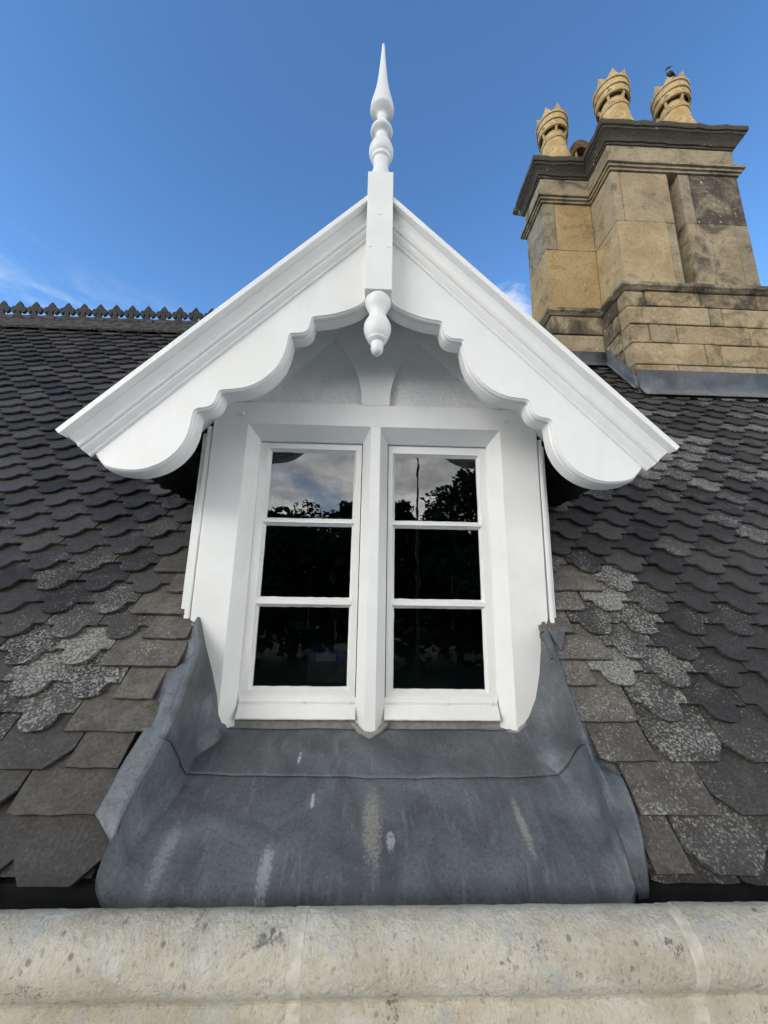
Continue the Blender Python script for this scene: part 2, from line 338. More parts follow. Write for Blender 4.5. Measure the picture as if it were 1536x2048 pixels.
# gable frame (46 degree slopes)
GA = R(46); GC, GS = math.cos(GA), math.sin(GA)
def gp(u, v, sgn):    # (u down the slope, v square to it) -> x, z
    return sgn*(u*GC+v*GS), -u*GS+v*GC
DR_Z = 0.506/GC        # apex of the dormer roof

# ------------------------------------------------------------------ ground (far below the roof)
mb = MB(); mb.add([(-300, -400, -7), (300, -400, -7), (300, 300, -7), (-300, 300, -7)], [(0, 1, 2, 3)])
tag(mb.build('ground', GRASS, recalc=False), kind='structure')

bounce_mat = mat_plain('pale_bounce', (0.55, 0.52, 0.46), 0.9, 0.25, 30)  # added, unseen pale ground sheet that bounces light up to soffits and gable
mb = MB(); mb.add([(-40, -19, -6.996), (40, -19, -6.996), (40, -0.4, -6.996), (-40, -0.4, -6.996)], [(0, 1, 2, 3)])
tag(mb.build('bounce_sheet', bounce_mat, recalc=False), kind='structure')

# ------------------------------------------------------------------ slates
def slate(mb, x, s, wdt, kind, org, ax, up, nrm, tint, L=0.20, th=0.0095, expo=0.0865):
    """one slate, tail at slope coordinate s, centred on x"""
    h = wdt/2-0.0015
    if kind == 'scallop':
        tw = wdt*0.285+random.uniform(-.002, .002); sh = 0.050+random.uniform(-.003, .003); q = []
        for a in range(0, 181, 15):
            ca, sa = math.cos(R(a)), math.sin(R(a)); q.append((-tw*math.copysign(abs(ca)**0.9, ca), sh-0.004-(sh-0.004)*(sa**0.85)))
        pts = [(-h, L), (-h, sh), (-tw-0.006, sh)]+q+[(tw+0.006, sh), (h, sh), (h, L)]
    elif kind == 'chamfer':
        c = wdt*0.24+random.uniform(-.006, .006); d = 0.045+random.uniform(-.004, .006)
        pts = [(-h, L), (-h, d), (-h+c, 0), (h-c, 0), (h, d), (h, L)]
    else:
        n = 6; pts = [(-h, L)]+[(-h+2*h*i/n, random.uniform(0, .0018)) for i in range(n+1)]+[(h, L)]
    if kind != 'scallop' and random.random() < 0.30:      # a broken corner
        i = random.choice((1, len(pts)-2)); q = random.uniform(.006, .016); pts[i] = (pts[i][0]-math.copysign(q*.6, pts[i][0]), pts[i][1]+q*.5)
    rot = random.gauss(0, 0.009); lift = random.uniform(0, 0.0035); tl = (th+0.0055)/expo+random.uniform(-.012, .014); dx = random.uniform(-.002, .002); ds = random.uniform(-.003, .003)
    top = []; bot = []
    for (a, b) in pts:
        a2 = a+dx-b*rot+random.uniform(-.0012, .0012); b2 = b+a*rot+random.uniform(-.0012, .0012)
        hh = lift+tl*(0.0-b)+0.004
        base = org+ax*(x+a2)+up*(s+ds+b2)
        top.append(base+nrm*hh); bot.append(base+nrm*(hh-th))
    n = len(pts); vs = top+bot
    # a slightly inset face keeps the arris from looking razor clean
    fs = [tuple(range(n)), tuple(range(2*n-1, n-1, -1))]+[((j+1) % n, j, n+j, n+(j+1) % n) for j in range(n)]
    mb.add(vs, fs, tint=tint)

AX = Vector((1, 0, 0))
scal, bord, eav, bordE = MB(), MB(), MB(), MB()
W = 0.164
def lichen(x, s):
    g = 0.10+max(0, nz(x*1.5+3, s*1.5, 9))*0.30+(0.25*random.random() if random.random() < 0.18 else 0)
    if x > 0.5: g += 0.66*math.exp(-((x-0.78)/0.26)**2-((s+0.04)/0.24)**2)+(0.42 if s > 0.7 else 0.10)*(1 if random.random() < 0.45 else 0.2)+0.20*math.exp(-((s+0.45)/0.2)**2)
    else: g += 0.58*math.exp(-((x+0.87)/0.20)**2-((s+0.17)/0.15)**2)
    return g
def tint_of(x, s):
    t = random.random()**1.5*0.95+0.05+0.12*(x > 0.5); br = 0.0
    ed = abs(abs(x)-0.60)
    br = max(0, 1-ed/0.20)*max(0, min(1, (0.32-s)/0.25))*0.75*random.random()+(0.25*random.random() if random.random() < 0.15 else 0)
    lg = lichen(x, s)*random.uniform(0.40, 1.15)
    return (t, min(1, lg), br)
def dormer_inside(x, s):
    if abs(x) > 0.585: return False
    return (Q.z+s*ST) < DR_Z-0.01-abs(x)*GS/GC
for side in (-1, 1):
    off = -0.065 if side < 0 else -0.0285
    rows = [(off+k*0.0865, k) for k in range(0, 34)]
    low = [-0.150, -0.243, -0.330] if side < 0 else [-0.115, -0.200, -0.297]
    eaves = [-0.408, -0.500, -0.615] if side < 0 else [-0.392, -0.500, -0.602]
    for i, s in enumerate(low): rows.append((s, -1-i))
    xoff = -0.045 if side < 0 else 0.012
    for s, k in rows:
        edge = 0.60
        if s < 0: edge = (0.553 if s > -0.17 else 0.558 if s > -0.25 else 0.572) if side > 0 else (0.562 if s > -0.2 else (0.592 if s > -0.3 else 0.550))
        if s > 0.05: edge = 0.585
        nb = s < 0.28 and not (s > 0.2 and k % 2)
        j0 = -46
        start = side*edge
        # joints of this course
        joints = sorted([side*(abs(xoff)+ (k % 2)*W/2 + j*W) for j in range(-4, 34)], key=lambda v: side*v)
        if nb and s > -0.35:
            cand = [v for v in joints if 0.085 < side*v-edge < 0.26]
            jj = cand[0] if (k % 2 == 0 or len(cand) < 2) else cand[-1] if side*cand[-1]-edge < 0.2 else cand[0]
            xm = (start+jj)/2; brn = (0.95 if s < 0.15 else 0.45)*random.uniform(0.75, 1)
            g = lichen(xm, s)*0.55
            slate(bord, xm, s, abs(jj-start), 'square', Q, AX, TV, NV, (random.uniform(.3, .8), g, brn))
            begin = side*jj
        else: begin = 0.0 if s > 0.0 else edge
        for j in joints:
            a = side*j
            if a < begin-1e-4 or a > 5.0: continue
            x = side*(a+W/2)
            if dormer_inside(x, s) and dormer_inside(x, s+0.08): continue
            if abs(x) < 0.5 and s < 0.2: continue
            slate(scal, x, s, W, 'scallop', Q, AX, TV, NV, tint_of(x, s))
        if side > 0 and s > 1.0:
            pass
    WE = 0.19
    for i, s in enumerate(eaves):
        edge = 0.60 if side < 0 or i == 0 else 0.625
        if side > 0: edge = (0.585, 0.635, 0.62)[i]
        wd = (0.13, 0.21, 0.0)[i] if side < 0 else (0.155, 0.195, 0.085)[i]
        if side < 0 and i == 2: edge = 0.548
        if wd:
            xm = side*(edge+wd/2); slate(bordE, xm, s, wd, 'square', Q, AX, TV, NV, (0.5, lichen(xm, s)*0.6, random.uniform(.35, .6)), L=0.25, th=0.009, expo=0.10)
        a = edge+wd
        while a < 5.0:
            ww = WE+random.uniform(-.012, .012); x = side*(a+ww/2)
            slate(eav, x, s, ww, 'chamfer', Q, AX, TV, NV, (random.uniform(.2, .7), lichen(x, s)*random.uniform(.3, 1.0), random.uniform(0, .2)), L=0.25, th=0.010, expo=0.10); a += ww
    # undercourse at the eaves
    a = 0.60 if side > 0 else 0.562
    while a < 5.0:
        ww = 0.2; x = side*(a+ww/2); slate(eav, x, -0.618 if side > 0 else -0.60, ww, 'square', Q-NV*0.012, AX, TV, NV, (0.3, 0.25, 0.1), L=0.14, th=0.009, expo=0.10); a += ww
roof = thing('slate_roof', 'steep dark grey roof of round-tailed slates either side of the white dormer', 'roof', (0, -0.35, -1.2))
scal.build('scalloped_slates', SLATE, roof, recalc=False)
tag(bord.build('square_slates', SLATE, roof, recalc=False), 'brownish square-cut slates edging the dormer and lead apron')
tag(bordE.build('square_slates', SLATE, roof, recalc=False), 'grey square-cut slates beside the lower lead apron')
tag(eav.build('eaves_slates', SLATE, roof, recalc=False), 'larger clipped-corner slates along the eaves')
mb = MB()
for side in (-1, 1):
    P = lambda x, s: roofp(side*x, s, -0.052)
    mb.add([P(0.585, -0.60), P(5.2, -0.60), P(5.2, 3.02), P(0.60, 3.02)], [(0, 1, 2, 3)])
    mb.add([P(0.0, 1.85), P(0.60, 1.0), P(0.60, 3.02), P(0, 3.02)], [(0, 1, 2, 3)])
    xa = 0.552 if side < 0 else 0.578; G = lambda x, s: roofp(side*x, s, -0.026)
    mb.add([G(xa, -0.605), G(0.62, -0.605), G(0.62, -0.36), G(xa, -0.36)], [(0, 1, 2, 3)])
    # far slope beyond the ridge
mb.add([(-5.2, 1.72, 1.69), (5.2, 1.72, 1.69), (5.2, 4.6, -2.0), (-5.2, 4.6, -2.0)], [(0, 1, 2, 3)])
mb.build('roof_deck', DARKBOARD, roof, recalc=False)
for a, b in ((-5, -0.50), (0.50, 5)):
    mb = MB(); mb.box(a, b, -0.335, -0.30, -1.42, -1.198); mb.build('eaves_board', DARKBOARD, roof)
def dgutter():
    mb = MB(); mb.loft([[(x, y, z) for y, z in ((-0.34, -1.40), (-0.48, -1.40), (-0.492, -1.16), (-0.498, -1.16), (-0.488, -1.415), (-0.34, -1.415))] for x in (-5, 5)])
    o = mb.build('lead_gutter', LEAD); tag(o, 'dark lead-lined gutter between the eaves slates and the stone parapet', 'gutter')
dgutter()

# ------------------------------------------------------------------ ridge cresting
rc = thing('ridge_cresting', 'dark ridge of clay tiles topped with a row of fleur-de-lis', 'ridge cresting', (-1.5, 1.74, 1.70))
def fleur(mb, x, y, z, w=0.066, h=0.135):
    half = [(1.0, 0.0), (1.0, 0.045), (0.62, 0.055), (0.38, 0.10), (0.26, 0.20), (0.24, 0.32), (0.32, 0.40), (0.40, 0.37), (0.42, 0.29), (0.52, 0.22), (0.70, 0.22), (0.86, 0.29), (0.95, 0.40), (0.93, 0.53), (0.82, 0.62), (0.66, 0.65), (0.50, 0.64), (0.44, 0.70), (0.31, 0.82), (0.16, 0.92), (0.0, 1.0)]
    poly = [(x+a*w, z+b*h) for a, b in half]+[(x-a*w, z+b*h) for a, b in half[-2::-1]]
    mb.prism(poly, y-0.011, y+0.011)
tl = 0.423; xs = -4.95
while xs < 1.40:
    mb = MB(); x1 = xs+tl-0.006
    prof = []
    for a in range(-30, 211, 20): prof.append((1.74+0.030*math.cos(R(a)), 1.766+0.030*math.sin(R(a))))
    prof = [(1.78, 1.735)]+prof+[(1.70, 1.735)]
    lw = [(1.615, 1.590), (1.608, 1.606), (1.700, 1.742), (1.78, 1.742), (1.872, 1.606), (1.865, 1.590), (1.78, 1.715), (1.70, 1.715)]
    k = 5
    mb.loft([[(xs+(x1-xs)*i/k, y+nz(xs*9+i, y*40, 1)*.003, z+nz(xs*7+i, z*40, 5)*.003) for y, z in prof] for i in range(k+1)])
    mb.loft([[(xs+(x1-xs)*i/k, y, z) for y, z in lw] for i in range(k+1)])
    t = mb.build('ridge_tile', RIDGE, rc)
    for i in range(3):
        f = MB(); fleur(f, xs+tl*(i+0.5)/3, 1.74, 1.794, 0.069, 0.15); f.build('fleur_de_lis', BLACKIRON, t)
    xs += tl

# ------------------------------------------------------------------ dormer window
dw = thing('dormer_window', 'white painted gabled dormer with scalloped bargeboards and two three-pane casements', 'dormer window', (0, 0, -1.03))
cutL = [(0.085, 0.560), (0.02, 0.585), (-0.10, 0.585), (-0.689, 0.582), (-0.697, 0.569), (-0.73, 0.550), (-0.765, 0.532), (-0.80, 0.517), (-0.839, 0.503), (-0.88, 0.489), (-0.925, 0.475), (-0.96, 0.467), (-0.990, 0.4625), (-1.012, 0.4615)]
cutR = [(0.085, 0.560), (0.02, 0.600), (-0.10, 0.598), (-0.674, 0.588), (-0.706, 0.574), (-0.75, 0.567), (-0.798, 0.561), (-0.851, 0.550), (-0.88, 0.543), (-0.909, 0.536), (-0.953, 0.520), (-0.985, 0.492), (-1.002, 0.470), (-1.012, 0.4615)]
for sgn, cut in ((-1, cutL), (1, cutR)):
    mb = MB(); rings = []
    for z, xo in cut:
        jt = nz(z*60, sgn*3, 2)*0.0018 if z < -0.7 else 0
        xo = xo+jt
        rings.append(mir([(xo, 0.004, z), (xo-0.004, 0, z), (0.4612, 0, z), (0.460, 0.0012, z), (0.425, 0.050, z), (0.425, 0.105, z), (xo, 0.105, z)], sgn))
    mb.loft(rings); j = mb.build('jamb', PAINT, dw)
    # mortar fillet between the foot of the jamb and the lead
    pts = [(sgn*(xo+0.003), -0.001, z) for z, xo in cut if z < -0.69]+[(sgn*0.44, 0.02, -1.016)]
    m2 = MB(); m2.tube(pts, [0.005+abs(nz(i*1.7, sgn, 3))*0.006 for i in range(len(pts))], 8); m2.build('mortar_fillet', GREYMORTAR, j, 60)
mb = MB(); mb.loft([[(x, y, z) for y, z in ((0, 0.0012), (0.0012, 0), (0.05, -0.043), (0.105, -0.043), (0.105, 0.086), (0, 0.086))] for x in (-0.4605, 0.4605)]); mb.build('head_beam', PAINT, dw)
mb = MB(); prof = [(-0.0165, 0), (0.0165, 0), (0.0178, 0.001), (0.047, 0.05), (0.047, 0.105), (-0.047, 0.105), (-0.047, 0.05), (-0.0178, 0.001)]
mb.loft([[(0.003+x, y, z) for x, y in prof] for z in (0.0, -0.5, -0.985)]+[[(0.003+x, y, -1.018+abs(x)*0.35) for x, y in prof]]); mul = mb.build('mullion', PAINT, dw)
m2 = MB(); m2.tube([(-0.05, 0.035, -1.0), (-0.03, 0.01, -1.012), (0.003, -0.004, -1.024), (0.036, 0.01, -1.012), (0.056, 0.035, -1.0)], [.007, .008, .011, .008, .007], 8); m2.build('mortar_fillet', GREYMORTAR, mul, 60)
mb = MB(); mb.tube([(0.006, 0.001, -0.487), (0.006, -0.003, -0.487)], 0.0042, 10); mb.tube([(0.004, 0.001, -0.17), (0.004, -0.002, -0.17)], 0.002, 8); mb.build('nail_heads', PAINT, mul)
mb = MB()
for sgn in (-1, 1): mb.box(sgn*0.045, sgn*0.47, 0.050, 0.105, -1.04, -0.984)
mb.build('sill', GREYMORTAR, dw)

for sgn in (-1, 1):
    x0, x1 = (-0.425, -0.047) if sgn < 0 else (0.053, 0.4255)
    px0, px1 = (-0.386, -0.077) if sgn < 0 else (0.079, 0.388)
    panes = [(-0.077, -0.331), (-0.360, -0.611), (-0.645, -0.900)] if sgn < 0 else [(-0.085, -0.332), (-0.361, -0.612), (-0.644, -0.905)]
    e = 0.009; mb = MB(); yF, yB, yG = 0.062, 0.098, 0.079
    mb.box(x0, px0-e, yF, yB, -0.964, -0.045, 0.0015); mb.box(px1+e, x1, yF, yB, -0.964, -0.045, 0.0015)
    mb.box(px0-e, px1+e, yF+.0004, yB, panes[0][0]+e, -0.0455); mb.box(px0-e, px1+e, yF+.0004, yB, -0.9635, panes[2][1]-e)
    for (a, b) in ((panes[0][1], panes[1][0]), (panes[1][1], panes[2][0])):
        zc = (a+b)/2; mb.box(px0-e, px1+e, yF-0.002, yB, zc-abs(a-b)/2+e, zc+abs(a-b)/2-e, 0.002)
    sash = mb.build('sash', PAINT, dw)
    # putty fronting, a little uneven, round each pane
    pm = MB()
    for (zt, zb) in panes:
        outer = []; inner = []
        cs = [(px0, zt), (px1, zt), (px1, zb), (px0, zb)]
        nn = [14, 12, 14, 12]
        for q in range(4):
            (ax, az), (bx, bz) = cs[q], cs[(q+1) % 4]
            for i in range(nn[q]):
                f = i/nn[q]; x, z = ax+(bx-ax)*f, az+(bz-az)*f
                jt = 0.0014*nz(x*55, z*55, sgn*5+q)+random.uniform(-.0005, .0005)
                ox = x+(-e-.001 if abs(x-px0) < 1e-6 else e+.001 if abs(x-px1) < 1e-6 else 0); oz = z+(e+.001 if abs(z-zt) < 1e-6 else -e-.001 if abs(z-zb) < 1e-6 else 0)
                cxn = (px0+px1)/2; czn = (zt+zb)/2
                ix = x+math.copysign(jt, 1) if abs(x-px0) < 1e-6 or abs(x-px1) < 1e-6 else x
                iz = z+jt if abs(z-zt) < 1e-6 or abs(z-zb) < 1e-6 else z
                outer.append((ox, yF+.0012, oz)); inner.append((ix, yG-.0005, iz))
        n = len(outer); back = [(x, yG+.01, z) for x, y, z in inner]
        pm.add(outer+inner+back, [(i, (i+1) % n, n+(i+1) % n, n+i) for i in range(n)]+[(n+i, n+(i+1) % n, 2*n+(i+1) % n, 2*n+i) for i in range(n)])
    pm.build('putty', PAINT, sash)
    gm = MB()
    for (zt, zb) in panes: gm.box(px0-0.004, px1+0.004, yG, yG+0.003, zb-0.004, zt+0.004)
    # outer sheet only: one surface carries both reflections of the pane
    gm2 = MB()
    for (zt, zb) in panes: gm2.add([(px0-.004, yG, zb-.004), (px1+.004, yG, zb-.004), (px1+.004, yG, zt+.004), (px0-.004, yG, zt+.004)], [(0, 1, 2, 3)])
    gm2.build('glazing', GLASS, sash, recalc=False)
    wb = MB(); pr = [(0.0625, -0.928), (0.054, -0.931), (0.051, -0.940), (0.053, -0.949), (0.047, -0.951), (0.026, -0.984), (0.028, -0.988), (0.0625, -0.988)]
    a, b = (-0.418, -0.043) if sgn < 0 else (0.049, 0.420)
    wb.loft([[(a+(b-a)*i/16, y+nz(i*1.3, z*50, sgn)*.0012, z+nz(i*.9, y*90, 4+sgn)*.0012) for y, z in pr] for i in range(17)])
    for xx in (a+.03, (a+b)/2+.02, b-.02): wb.tube([(xx, 0.051, -0.942), (xx, 0.046, -0.943)], 0.004, 8)
    wb.build('weather_bar', PAINT, sash)
    # cover strips beside the jamb
    for (xa, xb, yy, zt) in (((0.588, 0.606, 0.006, -0.012), (0.606, 0.626, 0.022, -0.035)) if sgn < 0 else ((0.603, 0.618, 0.006, -0.03), (0.618, 0.632, 0.022, -0.05))):
        cs = MB(); n = 14; rings = []
        for i in range(n+1):
            z = zt+(-0.685-zt)*i/n; tp = -0.006*i/n if sgn > 0 else 0; d = nz(z*14, xa*50, sgn)*0.0015
            rings.append(mir([(xa+tp+d, yy+.002, z), (xa+.003+tp+d, yy, z), (xb-.003+tp+d, yy, z), (xb+tp+d, yy+.003, z), (xb+tp+d, yy+.03, z), (xa+tp+d, yy+.03, z)], sgn))
        cs.loft(rings); cs.build('cover_strip', PAINT, dw)
    ck = MB(); xx = sgn*0.586
    tri = [(0.04, roof_z(0.04)-0.06), (0.04, -0.02), (0.62, -0.02), (0.62, roof_z(0.62)-.06)]
    ck.loft([[(xx, y, z) for y, z in tri], [(xx-sgn*0.03, y, z) for y, z in tri]]); ck.build('cheek', DARKBOARD, dw)

# gable: rails, king bracket, roughcast panels
yb = [(0.168, 0.374), (0.133, 0.333), (0.102, 0.281), (0.076, 0.228), (0.0625, 0.178), (0.0545, 0.138), (0.051, 0.0862)]
cb = catmull([(a, 0, b) for a, b in yb], 4)
mb = MB(); poly = [(-p.x, p.z) for p in cb]+[(p.x, p.z) for p in reversed(cb)]+[(0.0, 0.547)]
mb.prism(poly, -0.0015, 0.04); mb.build('gable_bracket', PAINT, dw)
for sgn in (-1, 1):
    mb = MB(); poly = [(0.0, 0.5475), (0.168, 0.3745), (0.447, 0.0862), (0.53, 0.0862), (0.0, 0.63)]
    mb.prism(mir(poly, sgn), -0.006, 0.04); mb.build('gable_rafter', PAINT, dw)
    mb = MB(); mb.prism(mir([(0.03, 0.07), (0.47, 0.07), (0.16, 0.40), (0.03, 0.40)], sgn), 0.027, 0.05); mb.build('roughcast_panel', ROUGHCAST, dw)
    pg = MB(); cx, cz = sgn*0.4825, 0.0375; rings = []
    for (yy, r) in ((0.002, 0.0078), (-0.006, 0.0074), (-0.0085, 0.0055)): rings.append([(cx+r*math.cos(2*math.pi*i/9), yy, cz+r*math.sin(2*math.pi*i/9)) for i in range(9)])
    pg.loft(rings); pg.build('peg', PAINT, dw)
    so = MB(); a = [gp(u, v, sgn) for u, v in ((-0.440, 0.427), (0.70, 0.427), (0.70, 0.446), (-0.455, 0.446))]
    so.prism(a, -0.205, 0.012); so.build('soffit', PAINT, dw)
# bargeboards
TR = [(-0.03, 0.342), (-0.044, 0.328), (-0.06, 0.311), (-0.087, 0.295), (-0.121, 0.281), (-0.155, 0.27), (-0.189, 0.2645), (-0.203, 0.262), (-0.2105, 0.256), (-0.213, 0.244), (-0.216, 0.226), (-0.223, 0.211), (-0.236, 0.202), (-0.253, 0.199), (-0.268, 0.1985), (-0.277, 0.193), (-0.2795, 0.178), (-0.282, 0.155), (-0.288, 0.124), (-0.301, 0.088), (-0.322, 0.057), (-0.346, 0.033), (-0.372, 0.015), (-0.401, 0.003), (-0.433, -0.003), (-0.463, -0.0065), (-0.474, -0.013), (-0.478, -0.027), (-0.483, -0.046), (-0.493, -0.0595), (-0.509, -0.0665), (-0.525, -0.0685), (-0.537, -0.0745), (-0.5425, -0.088), (-0.544, -0.110), (-0.547, -0.142), (-0.556, -0.175), (-0.572, -0.204), (-0.594, -0.229), (-0.621, -0.248), (-0.649, -0.260), (-0.679, -0.2665), (-0.708, -0.267), (-0.739, -0.263), (-0.765, -0.2555)]
TAIL = [(-0.766, -0.2555), (-0.778, -0.243), (-0.789, -0.231), (-0.806, -0.2135)]
RINGS = [(0.0, 0.0), (0.0012, 0.0005), (0.0030, -0.0012), (0.0042, 0.0030), (0.0080, 0.0058), (0.0130, 0.0062), (0.0165, 0.0040), (0.0180, 0.0024), (0.0210, 0.0068), (0.0270, 0.0085), (0.060, 0.0085)]
for sgn in (-1, 1):
    ch = catmull([(x, 0, z) for x, z in TR], 3)+[Vector((x, 0, z)) for x, z in TAIL]
    pts = [Vector((-sgn*p.x, p.z)) for p in ch]      # x mirrored for the right-hand board
    n = len(pts); nrm = []
    for i in range(n):
        d = (pts[min(i+1, n-1)]-pts[max(i-1, 0)]).normalized(); q = Vector((-d.y, d.x))
        if q.y > 0 and i < n-6: q = -q
        nrm.append(Vector((d.y, -d.x))*(1 if sgn > 0 else -1))
    # outward = towards lower z on average
    if sum(q.y for q in nrm) > 0: nrm = [-q for q in nrm]
    topc = [Vector(gp(0.7235, 0.478, sgn)), Vector(gp((0.03-0.478*GS)/GC, 0.478, sgn))]
    mb = MB(); rings = []
    for yy, o in RINGS:
        rings.append([(p.x+q.x*o, -0.24+yy, p.y+q.y*o) for p, q in zip(pts, nrm)]+[(p.x, -0.24+yy, p.y) for p in topc])
    mb.loft(rings); bb = mb.build('bargeboard', PAINT, dw, 28)
    prof = [(0.4892, 0.034), (0.4865, 0.0335), (0.4820, 0.0290), (0.4765, 0.0245), (0.4700, 0.0220), (0.4640, 0.0220), (0.4580, 0.0240), (0.4530, 0.0275), (0.4522, 0.0245), (0.4508, 0.0290), (0.4490, 0.0300), (0.4474, 0.0285), (0.4466, 0.0210), (0.4440, 0.0225), (0.4400, 0.0218), (0.4350, 0.0180), (0.4310, 0.0120), (0.4275, 0.0080), (0.4232, 0.0068), (0.4222, 0.0040), (0.4215, -0.002), (0.4892, -0.002)]
    mo = MB(); rings = []
    for end in (0, 1):
        r = []
        for v, d in prof:
            u = (0.03-v*GS)/GC if end == 0 else 0.7285
            x, z = gp(u, v, sgn); r.append((x, -0.24-d, z))
        rings.append(r)
    mo.loft(rings); mo.build('moulding', PAINT, bb, 24)
    fa = MB(); prof = [(0.4895, 0.058), (0.4905, 0.060), (0.5055, 0.060), (0.507, 0.0585), (0.507, -0.03), (0.4895, -0.03)]; rings = []
    for end in (0, 1):
        r = []
        for v, d in prof:
            u = (0.03-v*GS)/GC if end == 0 else 0.7345
            x, z = gp(u, v, sgn); r.append((x, -0.24-d, z))
        rings.append(r)
    fa.loft(rings); fa.build('fascia', PAINT, bb)
    # slated roof behind the bargeboard
    rb = MB(); a = [gp(u, v, sgn) for u, v in (((0.0-0.462*GS)/GC, 0.462), (0.715, 0.462), (0.715, 0.490), ((0.0-0.490*GS)/GC, 0.490))]
    rb.prism(a, -0.20, 1.0); rd = rb.build('roof_slope', DARKWOOD, dw)
    sl = MB(); ax = Vector((0, 1, 0)); up = Vector((-sgn*GC, 0, GS)); nr = Vector((sgn*GS, 0, GC)); org = nr*0.490+up*(-0.735)
    for k in range(14):
        s = 0.0865*k
        for j in range(9):
            y = -0.10+W*(j+0.5*(k % 2))
            pz = org+up*(s+0.15)
            if (y-0.1) > (pz.z-Q.z)*CT/ST+0.1: continue
            if s+0.2 > 1.21: continue
            slate(sl, y, s, W, 'scallop', org, ax, up, nr, tint_of(1.2, 0.6), L=min(0.21, 1.24-s))
    sl.build('slates', SLATE, rd, recalc=False)
# king post with turned finial and pendant
mb = MB(); mb.box(-0.042, 0.042, -0.31, -0.226, 0.309, 0.773, 0.0018); kp = mb.build('king_post', PAINT, dw)
nail = MB()
for x, z in ((-0.001, 0.597), (-0.030, 0.470), (0.030, 0.470)): nail.tube([(x, -0.3095, z), (x, -0.3118, z)], 0.0052, 9)
nail.build('pegs', PAINT, kp)
FIN = [(0.770, 0.0330), (0.782, 0.0330), (0.800, 0.0320), (0.822, 0.0300), (0.836, 0.0270), (0.850, 0.0255), (0.866, 0.0262), (0.874, 0.0290), (0.877, 0.0330), (0.884, 0.0345), (0.889, 0.0330), (0.892, 0.0350), (0.902, 0.0412), (0.914, 0.0430), (0.930, 0.0415), (0.948, 0.0350), (0.964, 0.0275), (0.976, 0.0225), (0.986, 0.0208), (0.993, 0.0215), (0.998, 0.0290), (1.004, 0.0372), (1.010, 0.0398), (1.019, 0.0372), (1.034, 0.0285), (1.048, 0.0205), (1.060, 0.0165), (1.074, 0.0158), (1.085, 0.0178), (1.092, 0.0250), (1.100, 0.0350), (1.107, 0.0415), (1.112, 0.0430), (1.128, 0.0420), (1.153, 0.0385), (1.186, 0.0315), (1.215, 0.0260), (1.245, 0.0215), (1.280, 0.0177), (1.314, 0.0148), (1.360, 0.0112), (1.402, 0.0082), (1.440, 0.0060), (1.458, 0.0048), (1.464, 0.0030), (1.466, 0.0)]
mb = MB(); mb.lathe([tuple(p)[:2] for p in catmull([(z, r, 0) for z, r in FIN], 2)], (0.0, -0.268, 0), 40); mb.build('finial', PAINT, kp, 38)
PEN = [(0.312, 0.034), (0.306, 0.0385), (0.298, 0.0405), (0.288, 0.0395), (0.272, 0.0330), (0.258, 0.0262), (0.250, 0.0248), (0.246, 0.0275), (0.240, 0.0290), (0.234, 0.0280), (0.230, 0.0310), (0.222, 0.0375), (0.210, 0.0418), (0.200, 0.0425), (0.188, 0.0412), (0.175, 0.0365), (0.166, 0.0325), (0.163, 0.0300), (0.158, 0.0295), (0.152, 0.0240), (0.149, 0.0198), (0.140, 0.0192), (0.128, 0.0190), (0.118, 0.0165), (0.111, 0.0100), (0.108, 0.0)]
mb = MB(); mb.lathe(PEN, (0.0, -0.268, 0), 40); mb.build('pendant', PAINT, kp, 35)
mb = MB(); mb.box(-0.07, 0.07, -0.20, -0.03, 0.505, 0.53); mb.build('apex_block', DARKWOOD, dw)

# ------------------------------------------------------------------ lead apron below the window
def tray_z(y): return -1.03+0.45*y
UPF = [0.03, 0.08, 0.17, 0.32, 0.52, 0.74, 0.92, 1.0]
def ev(T, wf):
    for (a, xa), (b, xb) in zip(T, T[1:]):
        if wf <= b: return xa+(xb-xa)*(wf-a)/(b-a)
    return T[-1][1]
CUT = {-1: [(0, .440), (.06, .455), (.12, .463), (.31, .475), (.555, .503), (.77, .530), (1, .556)], 1: [(0, .440), (.06, .475), (.13, .497), (.226, .522), (.355, .537), (.53, .550), (.68, .560), (.95, .566), (1, .570)]}
STAND = [(0, -.030), (.08, -.020), (.2, -.012), (.5, -.006), (.85, -.001), (1, 0)]
def sm01(v): v = max(0.0, min(1.0, v)); return v*v*(3-2*v)
def crest_x(side, y):
    if side < 0: return 0.513+0.030*sm01((-0.17-y)/0.14)+0.002*nz(y*13, 2, 2)
    return 0.566-0.004*sm01((-0.2-y)/0.14)+0.002*nz(y*13, 5, 2)
def over(side, y): return sm01((-(0.165 if side < 0 else 0.222)-y)/0.035)     # 1 where the flange lies on the slates
